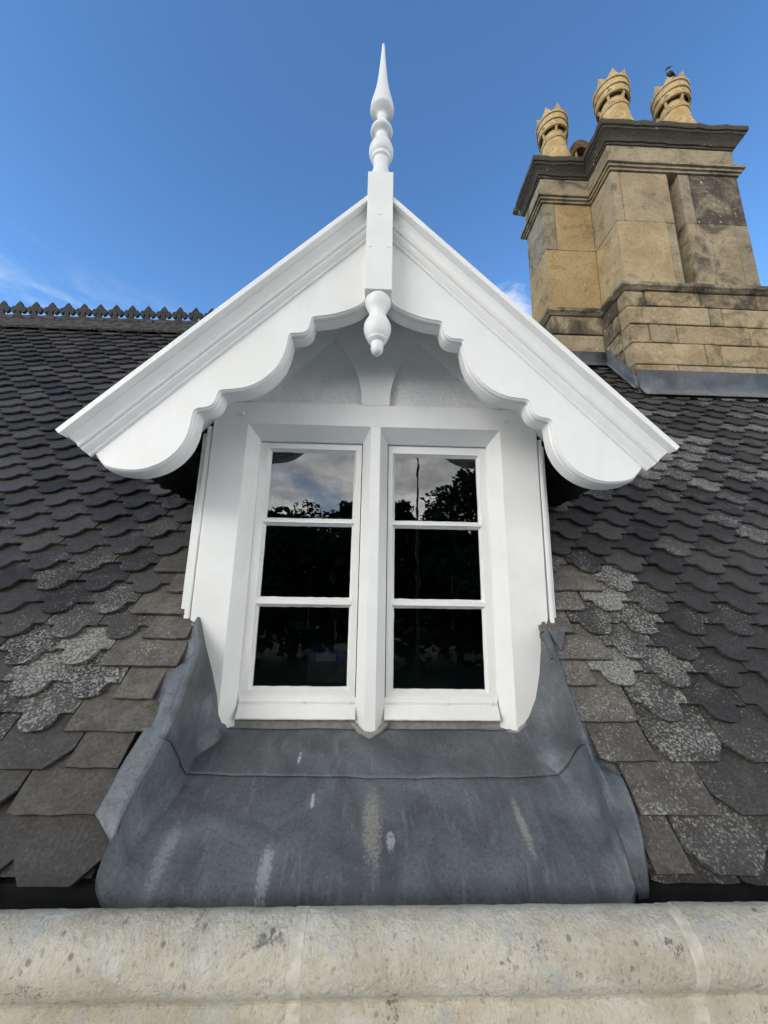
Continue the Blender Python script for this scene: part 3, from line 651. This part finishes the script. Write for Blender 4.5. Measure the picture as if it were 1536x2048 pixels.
def lead_point(side, k, y, lift=0.0):
    """k counts outward from the middle: floor 0-8, upstand 9-16, flange 17-21"""
    yc = min(0.0, y); q = sm01(-yc/(0.085 if side < 0 else 0.16)); fl = tray_z(y); zr = roof_z(max(yc, -0.33))+0.012+0.008*over(side, y); H = max(zr-fl, 0.03)
    cx = crest_x(side, yc); xf = ev(CUT[side], 0)*(1-q)+(cx-.030)*q
    if k <= 8:
        f = k/8; dish = -0.006*(1-f*f)*(1 if y < -0.05 else 0)
        return Vector((side*xf*f, y, fl+dish+0.0035*nz(side*k*0.9, y*11, 1)+0.0016*nz(side*k*2.3, y*37, 4)+lift))
    if k <= 16:
        wf = UPF[k-9]; x = ev(CUT[side], wf)*(1-q)+(cx+ev(STAND, wf))*q
        return Vector((side*(x-lift*0.8+0.0022*nz(y*21, wf*5, side)), y, fl+H*wf+lift*0.5))
    o = over(side, y); t = q
    e = ((0.003, 0.010, 0.028, 0.050, 0.062) if o > 0.5 else ((0.003, 0.020, 0.048, 0.060, 0.115) if y < -0.07 else (0.002, 0.006, 0.012, 0.03, 0.07)) if side < 0 else (0.003, 0.008, 0.018, 0.04, 0.08))[k-17]
    dz = ((0.0015, -0.004, -0.016, -0.030, -0.038) if side < 0 and y < -0.07 else (0.000, -0.010, -0.026, -0.034, -0.038))[k-17]*(1-o)+(0.0015, 0.0005, -0.004, -0.005, -0.006)[k-17]*o
    x0 = (ev(CUT[side], 1)*(1-q)+cx*q)
    if k == 21 and o > 0.5: e += 0.005*nz(y*23, side, 2)+0.003*nz(y*70, side, 5)
    return Vector((side*(x0+e), y, zr+dz+lift*0.5))
def lead_grid(rows, nf):
    n = len(rows[0]); mb = MB(); mb.add([p for r in rows for p in r], [(i*n+j, i*n+j+1, (i+1)*n+j+1, (i+1)*n+j) for i in range(len(rows)-1) for j in range(n-1)]); return mb
def lead_row(fy, kmax, lift):
    row = []
    for side in (-1, 1): row.append([lead_point(side, k, fy(side, k), lift) for k in range(kmax+1)])
    return list(reversed(row[0]))[:-1]+row[1]
rows = [lead_row(lambda sd, k, y=y: y, 21, 0.0) for y in [0.02, 0.0, -0.012, -0.025, -0.04, -0.055, -0.07]+[-0.085-0.0132*i for i in range(17)]]
base = rows[-1]; n = len(base)
DROPS = ((-0.014, -0.008), (-0.028, -0.019), (-0.041, -0.033), (-0.052, -0.051), (-0.061, -0.072), (-0.068, -0.096), (-0.072, -0.118))
for q, (dy, dz) in enumerate(DROPS):
    r = []
    for j, p in enumerate(base):
        xx = p.x; sgn = 1 if xx > 0 else -1; out = min(j, n-1-j); f = (q+1)/len(DROPS)
        yy = p.y+dy+0.004*nz(xx*7, f*2, 8)*f; zz = p.z+dz*(1-0.45*sm01((-xx-0.10)/0.42))+0.005*nz(xx*6, 3, 3)*f+0.003*nz(xx*21, 3, 5)*f
        if out <= 6:
            yy = max(p.y+dy*(1.0 if sgn > 0 else 0.62), -0.368); zz = max(p.z+dz*1.2, roof_z(yy)+0.017-0.001*out)
            cx = sgn*(0.543 if sgn < 0 else 0.562); k = max(0.0, 1-(q+1)/3.5) if sgn < 0 else max(0.0, 1-(q+1)/11.0)
            if abs(xx) > abs(cx): xx = cx+(xx-cx)*k
            if q > 3: zz -= 0.006*(q-3)
        elif out <= 13:      # the upstand dies into the lip
            t = (13-out)/7.0; zt = roof_z(max(p.y+dy, -0.368))+0.014; zz = zz*(1-t)+max(zz, zt)*t
        r.append(Vector((xx, yy, zz)))
    rows.append(r)
la = lead_grid(rows, 0).build('lead_apron', LEAD, dw, 60, recalc=False)
sm = la.modifiers.new('thick', 'SOLIDIFY'); sm.thickness = 0.0035; sm.offset = 0
def lap_y(sd, k, f):
    wf = 0 if k <= 8 else (UPF[k-9] if k <= 16 else 1.0)
    end = -0.124-0.088*wf-0.003*nz(k*0.8*sd, 2, 7)-(0.004 if (k*sd) > -1 and k < 9 and sd > 0 else 0)
    return 0.025+(end-0.025)*f
rows = [lead_row(lambda sd, k, f=i/16: lap_y(sd, k, f), 18, 0.006) for i in range(17)]
up_ = lead_grid(rows, 0).build('upper_lead_lap', LEAD, la, 60, recalc=False)
sm = up_.modifiers.new('thick', 'SOLIDIFY'); sm.thickness = 0.0035; sm.offset = 0
# lead tabs tucked between jamb and slates
for sgn, tri in ((1, [(0.575, -0.026), (0.628, -0.028), (0.592, -0.095)]),):
    mb = MB(); a = [roofp(sgn*x, s, 0.0125) for x, s in tri]; b = [roofp(sgn*x, s, 0.006) for x, s in tri]; mb.loft([a, b]); mb.build('lead_tab', LEAD, dw)

# ------------------------------------------------------------------ room behind the glass
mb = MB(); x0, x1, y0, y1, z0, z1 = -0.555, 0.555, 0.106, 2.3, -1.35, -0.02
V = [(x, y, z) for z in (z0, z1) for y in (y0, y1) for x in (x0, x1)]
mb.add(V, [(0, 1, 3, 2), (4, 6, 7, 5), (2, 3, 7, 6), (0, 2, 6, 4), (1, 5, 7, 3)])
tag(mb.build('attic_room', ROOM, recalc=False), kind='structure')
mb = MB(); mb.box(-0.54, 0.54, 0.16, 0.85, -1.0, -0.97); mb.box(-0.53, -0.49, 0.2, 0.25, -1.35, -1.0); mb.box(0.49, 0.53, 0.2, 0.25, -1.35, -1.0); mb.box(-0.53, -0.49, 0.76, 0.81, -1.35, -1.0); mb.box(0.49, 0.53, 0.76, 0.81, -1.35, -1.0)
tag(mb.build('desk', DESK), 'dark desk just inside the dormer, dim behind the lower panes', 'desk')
bf = thing('box_file', 'blue box file with a white spine label lying inside the bottom left pane', 'box file', (-0.18, 0.5, -0.89))
mb = MB(); mb.box(-0.262, -0.105, 0.50, 0.74, -0.890, -0.842, 0.003); mb.build('cover', BLUE, bf)
mb = MB(); mb.box(-0.238, -0.150, 0.4985, 0.5005, -0.882, -0.850); mb.build('label', WHITECARD, bf)
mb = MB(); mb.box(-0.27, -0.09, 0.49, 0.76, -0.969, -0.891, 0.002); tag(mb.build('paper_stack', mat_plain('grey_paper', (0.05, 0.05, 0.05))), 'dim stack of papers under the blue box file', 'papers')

# ------------------------------------------------------------------ chimney stack
cs = thing('chimney_stack', 'weathered golden stone chimney with three shafts and blackened cornices', 'chimney', (2.2, 1.4, 1.0))
LEAN = 0.017
def lean(mb, z0=1.75):
    mb.v = [(x+(z-z0)*LEAN if z > z0 else x, y, z) for x, y, z in mb.v]; return mb
FOOT = [(1.45, 1.41), (1.90, 1.41), (1.90, 1.12), (2.99, 1.12), (2.99, 1.76), (1.45, 1.76)]
FOOTB = [(1.45, 1.41), (1.885, 1.41), (1.885, 1.12), (3.25, 1.12), (3.25, 1.76), (1.45, 1.76)]
def offset(poly, d):
    out = []; n = len(poly)
    for i in range(n):
        a, b, c = Vector(poly[i-1]), Vector(poly[i]), Vector(poly[(i+1) % n])
        e1 = (b-a).normalized(); e2 = (c-b).normalized(); n1 = Vector((e1.y, -e1.x)); n2 = Vector((e2.y, -e2.x))
        out.append(b+(n1+n2)*d/(1+n1.dot(n2)))
    return out
def subdiv_loop(poly, step):
    out = []
    for i in range(len(poly)):
        a, b = Vector(poly[i]), Vector(poly[(i+1) % len(poly)]); k = max(1, int((b-a).length/step))
        for j in range(k): out.append(a+(b-a)*j/k)
    return out
def course(poly, prof, rough=0.004, step=0.07, seed=0, tint=(0.3, 0.3, 0)):
    mb = MB(); rings = []
    for z, d in prof:
        q = []
        op = offset(poly, d)
        for i in range(len(op)):
            a, b = op[i], op[(i+1) % len(op)]; k = max(1, int((Vector(poly[(i+1) % len(op)])-Vector(poly[i])).length/step))
            for j in range(k):
                p = a+(b-a)*j/k; m = rough*(1 if d > 0.01 else 0.3)
                q.append((p.x+nz(p.x*11, p.y*11, z*9+seed)*m, p.y+nz(p.x*11+5, p.y*11, z*9+seed)*m, z+nz(p.x*13, p.y*13+7, seed)*m*1.2))
        rings.append(q)
    mb.loft(rings, tint=tint); return mb
# plinth of coursed rubble: separate blocks in one mesh
mb = MB()
def wall_blocks(mb, axis, fixed, out, rows, depth=0.10):
    for zb, zt, cuts in rows:
        for a, b in zip(cuts, cuts[1:]):
            g = 0.0045; pr = random.uniform(0, 0.008)
            t = (random.random()**2*0.55, 0.12+0.30*(zt > 1.6)+random.uniform(-.1, .15), random.random()**2*0.35)
            n0 = len(mb.v)
            if axis == 'x': mb.box(a+g, b-g, fixed-pr, fixed+depth, zb+g, zt-g, 0.010, tint=t)
            else: mb.box(fixed-pr, fixed+depth, a+g, b-g, zb+g, zt-g, 0.010, tint=(t[0], min(1, t[1]+.3), t[2]))
            for q in range(n0, len(mb.v)):
                x, y, z = mb.v[q]; mb.v[q] = (x+0.007*nz(x*9, y*9, z*7), y+0.007*nz(x*14, y*14, z*19+4), z+0.007*nz(x*6, y*6, z*13+8))
wall_blocks(mb, 'x', 1.12, -1, [(1.59, 1.726, [1.885, 2.04, 2.47, 2.92, 3.25]), (1.43, 1.59, [1.885, 2.52, 2.62, 3.25]), (1.27, 1.43, [1.885, 2.03, 2.24, 2.80, 2.98, 3.25]), (1.09, 1.27, [1.885, 2.43, 2.55, 3.10, 3.25]), (0.92, 1.09, [1.885, 2.2, 2.8, 3.25]), (0.70, 0.92, [1.885, 2.5, 3.25])])
wall_blocks(mb, 'y', 1.885, -1, [(1.59, 1.726, [1.222, 1.33, 1.41]), (1.43, 1.59, [1.222, 1.30, 1.41]), (1.27, 1.43, [1.222, 1.36, 1.41]), (1.09, 1.27, [1.222, 1.31, 1.41]), (0.9, 1.09, [1.222, 1.41])])
wall_blocks(mb, 'x', 1.41, -1, [(1.545, 1.726, [1.45, 1.88]), (1.36, 1.545, [1.45, 1.88]), (1.2, 1.36, [1.45, 1.70, 1.88])])
wall_blocks(mb, 'y', 1.45, -1, [(1.545, 1.726, [1.515, 1.76]), (1.36, 1.545, [1.515, 1.62, 1.76]), (1.2, 1.36, [1.515, 1.76])])
base = mb.build('plinth', ASHLAR, cs)
mb = MB(); mb.loft([[(x, y, z) for x, y in offset(FOOTB, -0.012)] for z in (0.6, 1.728)]); mb.build('mortar', MORTAR if False else mat_mortar((0.30, 0.24, 0.15)), base)
lean(course(FOOTB, [(1.724, 0.0), (1.728, 0.012), (1.742, 0.020), (1.752, 0.034), (1.774, 0.037), (1.786, 0.030), (1.806, 0.004), (1.810, -0.05)], 0.007, 0.06, 1, (0.5, 0.36, 0))).build('ledge', ASHLAR, cs, 40)
def shaft(blocks):
    mb = MB()
    for (xa, xb, ya, yb, za, zb, t) in blocks: mb.box(xa+.0022, xb-.0022, ya+random.uniform(-.0025, .0025), yb, za+.0026, zb-.0026, 0.006, tint=t)
    return lean(mb).build('shaft', ASHLAR, cs)
Zt = 2.91
shaft([(1.45, 1.90, 1.41, 1.76, 1.80, 2.40, (0.10, 0.06, 0.55)), (1.45, 1.56, 1.41, 1.76, 2.40, Zt, (0.8, 0.25, 0)), (1.56, 1.90, 1.411, 1.76, 2.40, Zt, (0.15, 0.08, 0.60))])
shaft([(1.90, 2.31, 1.12, 1.76, 1.80, 2.395, (0.10, 0.02, 0.28)), (2.31, 2.385, 1.121, 1.76, 1.80, 2.395, (0.55, 0.12, 0.05)), (1.90, 1.975, 1.12, 1.76, 2.395, Zt, (0.5, 0.1, 0.2)), (1.975, 2.385, 1.121, 1.76, 2.395, Zt, (0.40, 0.04, 0.12))])
shaft([(2.475, 2.87, 1.12, 1.76, 1.80, 2.40, (0.45, 0.30, 0.12)), (2.87, 2.99, 1.121, 1.76, 1.80, 2.40, (0.75, 0.20, 0)), (2.475, 2.57, 1.12, 1.76, 2.40, Zt, (0.85, 0.12, 0)), (2.57, 2.99, 1.121, 1.76, 2.40, Zt, (0.7, 0.48, 0))])
mb = MB(); mb.box(2.38, 2.48, 1.60, 1.75, 1.80, Zt); lean(mb).build('flue_gap_backing', DARKBOARD, cs)
lean(course(FOOT, [(Zt, -0.05), (Zt, 0.012), (2.930, 0.014), (2.932, 0.028), (2.952, 0.030), (2.954, 0.046), (2.974, 0.048), (2.980, 0.044), (2.996, 0.004), (2.996, -0.05)], 0.003, 0.08, 2, (0.55, 0.18, 0))).build('string_course', ASHLAR, cs, 35)
lean(course(FOOT, [(2.992, 0.0), (3.10, 0.0), (3.20, 0.0)], 0.002, 0.1, 3, (0.55, 0.20, 0.05))).build('frieze', ASHLAR, cs, 35)
lean(course(FOOT, [(3.190, -0.03), (3.194, 0.010), (3.210, 0.014), (3.213, 0.024), (3.232, 0.030), (3.250, 0.042), (3.265, 0.056), (3.276, 0.066), (3.280, 0.074), (3.296, 0.077), (3.300, 0.088), (3.322, 0.092), (3.342, 0.093), (3.352, 0.086), (3.368, 0.05), (3.392, -0.06), (3.405, -0.15)], 0.011, 0.05, 4, (0.9, 0.95, 0))).build('cornice', ASHLAR, cs, 40)
# flaunching mounds under the pots
POTS = [(1.70, 1.56, 0.0), (2.17, 1.32, 22.0), (2.75, 1.32, 9.0)]
mb = MB()
for i, (x, y, a) in enumerate(POTS): mb.lathe([(3.36, 0.22), (3.40, 0.16), (3.50, 0.12), (3.57, 0.11), (3.60, 0.10)], (x+0.028, y, 0), 20)
lean(mb, 99).build('flaunching', GREYMORTAR, cs, 50)
# lead flashing round the foot of the stack
mb = MB(); rs = []
def strip(pts_top, pts_bot, skirt):
    n = len(pts_top); mb.add(pts_top+pts_bot+skirt, [(i, i+1, n+i+1, n+i) for i in range(n-1)]+[(n+i, n+i+1, 2*n+i+1, 2*n+i) for i in range(n-1)])
def rz(y): return roof_z(y)+0.03
xs_ = [1.875+i*(3.30-1.875)/10 for i in range(11)]
strip([(x, 1.108, 1.035-0.0*i+nz(x*6, 1, 1)*.006) for i, x in enumerate(xs_)], [(x, 1.095, rz(1.095)+0.012) for x in xs_], [(x, 1.045+nz(x*8, 4, 4)*.004, rz(1.045)+0.002) for x in xs_])
yy_ = [1.095+i*(1.40-1.095)/6 for i in range(7)]
strip([(1.873, y, rz(y)+0.115-(0.02 if y < 1.15 else 0)) for y in yy_], [(1.868, y, rz(y)+0.012) for y in yy_], [(1.835, y, rz(y)+0.004) for y in yy_])
xl = [1.40+i*(1.87-1.40)/4 for i in range(5)]
strip([(x, 1.40, 1.385) for x in xl], [(x, 1.392, rz(1.392)+0.012) for x in xl], [(x, 1.345, rz(1.345)+.002) for x in xl])
fl = mb.build('lead_flashing', LEAD, cs, 40, recalc=False); sm = fl.modifiers.new('thick', 'SOLIDIFY'); sm.thickness = 0.005; sm.offset = 0

# ------------------------------------------------------------------ chimney pots
def make_pot():
    t = thing('chimney_pot', 'x', 'chimney pot', (0, 0, 0), 'buff crown-topped pots on the chimney', absolute=False)
    mb = MB(); mb.lathe([(-0.15, 0.135), (0.0, 0.150), (0.03, 0.150), (0.045, 0.146), (0.060, 0.137), (0.12, 0.131), (0.22, 0.122), (0.235, 0.121), (0.238, 0.129), (0.252, 0.131), (0.258, 0.122), (0.264, 0.128), (0.278, 0.127), (0.282, 0.115), (0.36, 0.106), (0.43, 0.102), (0.43, 0.09), (0.30, 0.09), (0.0, 0.09)], (0, 0, 0), 36, caps=(False, False))
    mb.build('body', CLAY, t, 35)
    mb = MB(); mb.lathe([(0.362, 0.128), (0.357, 0.140), (0.360, 0.150), (0.372, 0.152), (0.378, 0.147), (0.430, 0.148), (0.436, 0.146), (0.440, 0.158), (0.456, 0.160), (0.462, 0.147), (0.515, 0.149), (0.520, 0.161), (0.538, 0.163), (0.546, 0.148), (0.560, 0.146), (0.560, 0.130), (0.362, 0.128)], (0, 0, 0), 36, caps=(False, False))
    col = mb.build('collar', CLAY, t, 35)
    mb = MB()
    for k in range(8):
        a = 2*math.pi*k/8; pts = []
        for r in (0.126, 0.148):
            for da, z in ((-0.36, 0.552), (0.36, 0.552), (0.20, 0.590), (0.0, 0.628), (-0.20, 0.590)):
                rr = r+(0.012 if z > 0.6 else 0); pts.append((rr*math.cos(a+da), rr*math.sin(a+da), z))
        mb.add(pts, [(0, 1, 2, 3, 4), (9, 8, 7, 6, 5)]+[(i, (i+1) % 5, 5+(i+1) % 5, 5+i) for i in range(5)])
    mb.build('crown', CLAY, col)
    for k in range(6):
        a = 2*math.pi*(k+0.3)/6; u = Vector((math.cos(a), math.sin(a), 0)); v = Vector((-u.y, u.x, 0)); m = MB(); rr = []
        for r, za, zb in ((0.110, 0.29, 0.43), (0.147, 0.37, 0.43)):
            rr.append([u*r+v*0.011+Vector((0, 0, za)), u*r-v*0.011+Vector((0, 0, za)), u*r-v*0.011+Vector((0, 0, zb)), u*r+v*0.011+Vector((0, 0, zb))])
        m.loft(rr); m.build('bracket', CLAY, t)
    mb = MB(); mb.lathe([(0.372, 0.113), (0.376, 0.127), (0.384, 0.127), (0.384, 0.113)], (0, 0, 0), 30, caps=(False, False)); mb.build('painted_gap_shade', DARKBOARD, t)  # near-black ring paints the shade of the open gap under the collar
    return t
proto = make_pot()
LAB = ['crown-topped buff chimney pot on the lower left shaft beside the curved hood', 'crown-topped buff chimney pot in the middle of the three', 'crown-topped buff chimney pot with a dark bird on its rim']
for i, (x, y, a) in enumerate(POTS):
    o = proto if i == 0 else copy_tree(proto)
    o.location = (x+0.028, y, 3.62 if i else 3.565); o.rotation_euler = (0, 0, R(a)); o['label'] = LAB[i]
    o.scale = (0.93, 0.93, 0.97) if i == 0 else (0.96, 0.96, 1.0)
# curved clay hood between the left and middle pots
ch = thing('chimney_hood', 'half-hidden brown curved hood between left and middle chimney pots', 'chimney hood', (2.03, 1.68, 3.5))
mb = MB(); rings = []
for y in (1.62, 1.63, 1.74): rings.append([(2.06+(0.175 if y > 1.59 else 0.168)*math.cos(R(a)), y, 3.62+(0.42 if y > 1.59 else 0.41)*math.sin(R(a))) for a in range(0, 181, 12)]+[(2.06-0.155, y, 3.55)]+[(2.06+0.155*math.cos(R(a)), y, 3.55+0.39*math.sin(R(a))) for a in range(168, -1, -12)])
mb.loft(rings); mb.box(1.89, 2.23, 1.61, 1.75, 3.35, 3.55, 0.004); mb.build('hood', mat_plain('brown_clay', (0.16, 0.085, 0.045), 0.8), ch)
mb = MB(); mb.box(1.99, 2.012, 1.64, 1.66, 3.50, 3.93); mb.box(2.10, 2.122, 1.64, 1.66, 3.50, 3.93); mb.build('struts', CLAY, ch)

# ------------------------------------------------------------------ jackdaw on the right-hand pot
bd = thing('bird', 'small dark bird with grey nape on the rim of the right chimney pot', 'bird', (2.74, 1.26, 4.2))
mb = MB(); BX, BY, BZ = 2.715, 1.20, 4.215
spine = [(0.085, 0.05, -0.035, .004, 0), (0.06, 0.035, -0.022, .013, 0), (0.03, 0.02, -0.005, .021, 0), (0.005, 0.008, 0.010, .027, 0), (-0.015, 0.0, 0.028, .025, 0), (-0.028, -0.004, 0.045, .020, 1), (-0.034, -0.006, 0.060, .018, 1), (-0.034, -0.008, 0.076, .018, 0), (-0.026, -0.010, 0.088, .014, 0), (-0.016, -0.012, 0.096, .007, 0), (0.0, -0.014, 0.110, .004, 0), (0.014, -0.016, 0.124, .001, 0)]
rings = []
for i, (x, y, z, r, g) in enumerate(spine):
    p = Vector((x, y, z)); a = Vector(spine[max(i-1, 0)][:3]); b = Vector(spine[min(i+1, len(spine)-1)][:3]); d = (b-a).normalized(); u = d.cross(Vector((0, 1, 0))).normalized(); v = d.cross(u)
    rings.append([Vector((BX, BY, BZ))+p+u*r*math.cos(2*math.pi*j/12)+v*r*0.85*math.sin(2*math.pi*j/12) for j in range(12)])
n = 12; vs = [p for r in rings for p in r]; fs = []; mis = []
for i in range(len(rings)-1):
    for j in range(n): mb.add([], []); fs.append((i*n+j, i*n+(j+1) % n, (i+1)*n+(j+1) % n, (i+1)*n+j)); mis.append(1 if spine[i][4] and spine[i+1][4] else 0)
mb.v = [tuple(p) for p in vs]; mb.f = [list(f) for f in fs]; mb.mi = mis; mb.t = [(0, 0, 0)]*len(fs)
mb.build('body', [FEATHER, NAPE], bd, 60)
for s in (-1, 1):
    wg = MB(); wg.loft([[(BX+x, BY+y+s*0.023, BZ+z) for x, y, z in ((-0.015, 0.0, 0.030), (0.02, 0.012, 0.018), (0.075, 0.042, -0.026), (0.03, 0.02, -0.012), (-0.01, 0.0, 0.004))], [(BX+x, BY+y+s*0.028, BZ+z) for x, y, z in ((-0.012, 0.0, 0.027), (0.018, 0.012, 0.015), (0.07, 0.04, -0.024), (0.03, 0.02, -0.009), (-0.008, 0.0, 0.008))]]); wg.build('wing', FEATHER, bd)
    lg = MB(); lg.tube([(BX+0.003, BY+s*0.010, BZ-0.012), (BX+0.001, BY+s*0.010, BZ-0.04)], 0.0025, 6); lg.build('leg', FEATHER, bd)

# ------------------------------------------------------------------ stone parapet
pp = thing('stone_parapet', 'pale lichen-spotted limestone parapet with a rolled coping, along the bottom', 'parapet', (0, -0.545, -1.3))
roll = [(-0.50, -1.30), (-0.497, -1.185)]
for a in range(-10, 231, 10): roll.append((-0.545+0.049*math.cos(R(a)), -1.1635+0.049*math.sin(R(a))))
roll += [(-0.5745, -1.2045), (-0.573, -1.209), (-0.5815, -1.213), (-0.582, -1.30)]
joints = [-3.0, -2.25, -1.55, -0.86, -0.104, 0.513, 1.15, 1.85, 2.5, 3.2]
for a, b in zip(joints, joints[1:]):
    mb = MB(); k = max(6, int((b-a)/0.012)); rings = []; dz = random.uniform(-.0015, .0015)
    for i in range(k+1):
        x = a+0.010+(b-a-0.020)*i/k; ee = min(1, min(i, k-i)/2+0.5); r = []
        for y, z in roll:
            d = (0.0010*nz(x*16, y*40, z*40)+0.0013*nz(x*80, y*170, z*170))-0.0008*(1-ee)
            dy, dzz = (y+0.545), (z+1.1635); l = math.hypot(dy, dzz) or 1
            r.append((x, y+dy/l*d, z+dzz/l*d+dz))
        rings.append(r)
    mb.loft(rings); mb.build('coping_stone', COPING, pp, 70)
JM = mat_mortar((0.66, 0.61, 0.50))
for j in joints[1:-1]:
    jm = MB(); rings = []
    for i in range(4):
        x = j-0.0105+0.021*i/3; rings.append([(x, y+0.001*(y > -0.545)+0.0006*nz(x*300, y*90, 2), z-0.0004+0.0006*nz(x*300, z*90, 1)) for y, z in roll])
    jm.loft(rings); jm.build('mortar_joint', JM, pp, 60)
mb = MB(); mb.box(-3.0, 3.2, -0.579, -0.505, -7.0, -1.29); mb.build('wall_face', COPING, pp)

# ------------------------------------------------------------------ what the panes mirror: flagpole and trees in the grounds behind the viewer
fp = thing('flagpole', 'tall dark flagpole mirrored as a thin vertical line in the top right pane', 'flagpole', (1.62, -12, -7))
mb = MB(); mb.tube([(1.62, -12, -7), (1.62, -12, 0), (1.62, -12, 6)], [0.06, 0.05, 0.035], 12); mb.lathe([(6.0, 0.03), (6.04, 0.06), (6.09, 0.06), (6.13, 0.0)], (1.62, -12, 0), 12); mb.build('pole', DARKMETAL, fp)
mb = MB(); mb.box(1.45, 1.79, -12.17, -11.83, -7.0, -6.8, 0.02); mb.build('pole_base', GREYMORTAR, fp)
def crown_mesh(seed, leaf, H, Wd, n=8500):
    rnd = random.Random(seed); mb = MB(); blobs = []
    for i in range(34):
        a = rnd.uniform(0, 2*math.pi); q = rnd.random()**0.5; z = rnd.uniform(0.25, 1.0); rr = Wd*0.5*(math.sin(math.pi*min(1, max(0.12, (z-0.12)/0.95)))**0.7)*q
        blobs.append((rr*math.cos(a), rr*math.sin(a), H*z, rnd.uniform(.10, .20)*Wd))
    for i in range(n):
        bx, by, bz, br = rnd.choice(blobs); d = Vector((rnd.gauss(0, 1), rnd.gauss(0, 1), rnd.gauss(0, 1))).normalized()*br*rnd.random()**0.4
        c = Vector((bx, by, bz))+Vector((d.x, d.y, d.z*0.75)); s = rnd.uniform(.16, .34)
        u = Vector((rnd.gauss(0, 1), rnd.gauss(0, 1), rnd.gauss(0, .6))).normalized()*s; v = u.cross(Vector((rnd.gauss(0, 1), rnd.gauss(0, 1), rnd.gauss(0, 1)))).normalized()*s*0.7
        mb.add([c-u, c+v*0.8, c+u, c-v*0.8], [(0, 1, 2, 3)])
    return mb
def make_tree(seed, leaf, H, Wd):
    t = thing('tree', 'x', 'tree', (0, 0, 0), 'trees mirrored in the window panes', absolute=False)
    rnd = random.Random(seed); mb = MB(); mb.tube([(0, 0, 0), (0.1, 0, H*.25), (0, 0.1, H*.55), (0.05, 0, H*.85)], [0.38, 0.30, 0.18, 0.05], 10)
    for i in range(9):
        a = rnd.uniform(0, 6.28); z = H*rnd.uniform(.28, .65); l = Wd*rnd.uniform(.25, .42)
        mb.tube([(0, 0, z), (l*.5*math.cos(a), l*.5*math.sin(a), z+H*.08), (l*math.cos(a), l*math.sin(a), z+H*.2)], [0.14, 0.09, 0.03], 6)
    mb.build('trunk', BARK, t); crown_mesh(seed, leaf, H, Wd).build('crown', leaf, t, recalc=False); return t
protos = [make_tree(3, LEAF2, 15, 9), make_tree(8, LEAF, 17, 10), make_tree(13, LEAF2, 16, 12)]
spots = [(-46, -46, 1, 1.0, 0), (-37, -44, 0, 1.0, 40), (-29, -43, 2, 0.92, 80), (-21.5, -42, 1, 0.86, 10), (-14.5, -43, 0, 0.93, 200), (-8, -41, 2, 0.98, 120), (-2, -43, 1, 1.0, 300), (4.3, -42, 0, 1.12, 70), (9.6, -41, 2, 1.20, 20), (10.8, -35.5, 1, 1.07, 150), (17.5, -38, 0, 1.32, 220), (25, -42, 2, 1.2, 270), (33, -44, 1, 1.1, 330), (42, -46, 0, 1.15, 100)]
used = [False]*3
for x, y, k, s, a in spots:
    if used[k]: o = copy_tree(protos[k])
    else: o = protos[k]; used[k] = True
    o.location = (x, y, -7); o.scale = (s, s, s); o.rotation_euler = (0, 0, R(a)); o['label'] = 'dark leafy tree in the grounds, seen mirrored in the window panes'

# shrubs and under-storey below the trees: one dark mass in the mirrored view
rnd = random.Random(21); mb = MB()
for i in range(30000):
    x = rnd.uniform(-60, 60); y = -38-rnd.random()*13; top = 12.0+2.6*noise.noise(Vector((x*.12, 3, 1)))+(-38-y)*0.42
    c = Vector((x, y, -7+max(0.6, top)*rnd.random()**0.6)); q = rnd.uniform(.45, .95)
    u = Vector((rnd.gauss(0, 1), rnd.gauss(0, 1), rnd.gauss(0, .7))).normalized()*q; v = u.cross(Vector((rnd.gauss(0, 1), rnd.gauss(0, 1), rnd.gauss(0, 1)))).normalized()*q*.75
    mb.add([c-u, c+v*0.8, c+u, c-v*0.8], [(0, 1, 2, 3)])
tag(mb.build('undergrowth', LEAF2, recalc=False), 'dark shrubbery under the trees mirrored in the lower panes', kind='stuff')
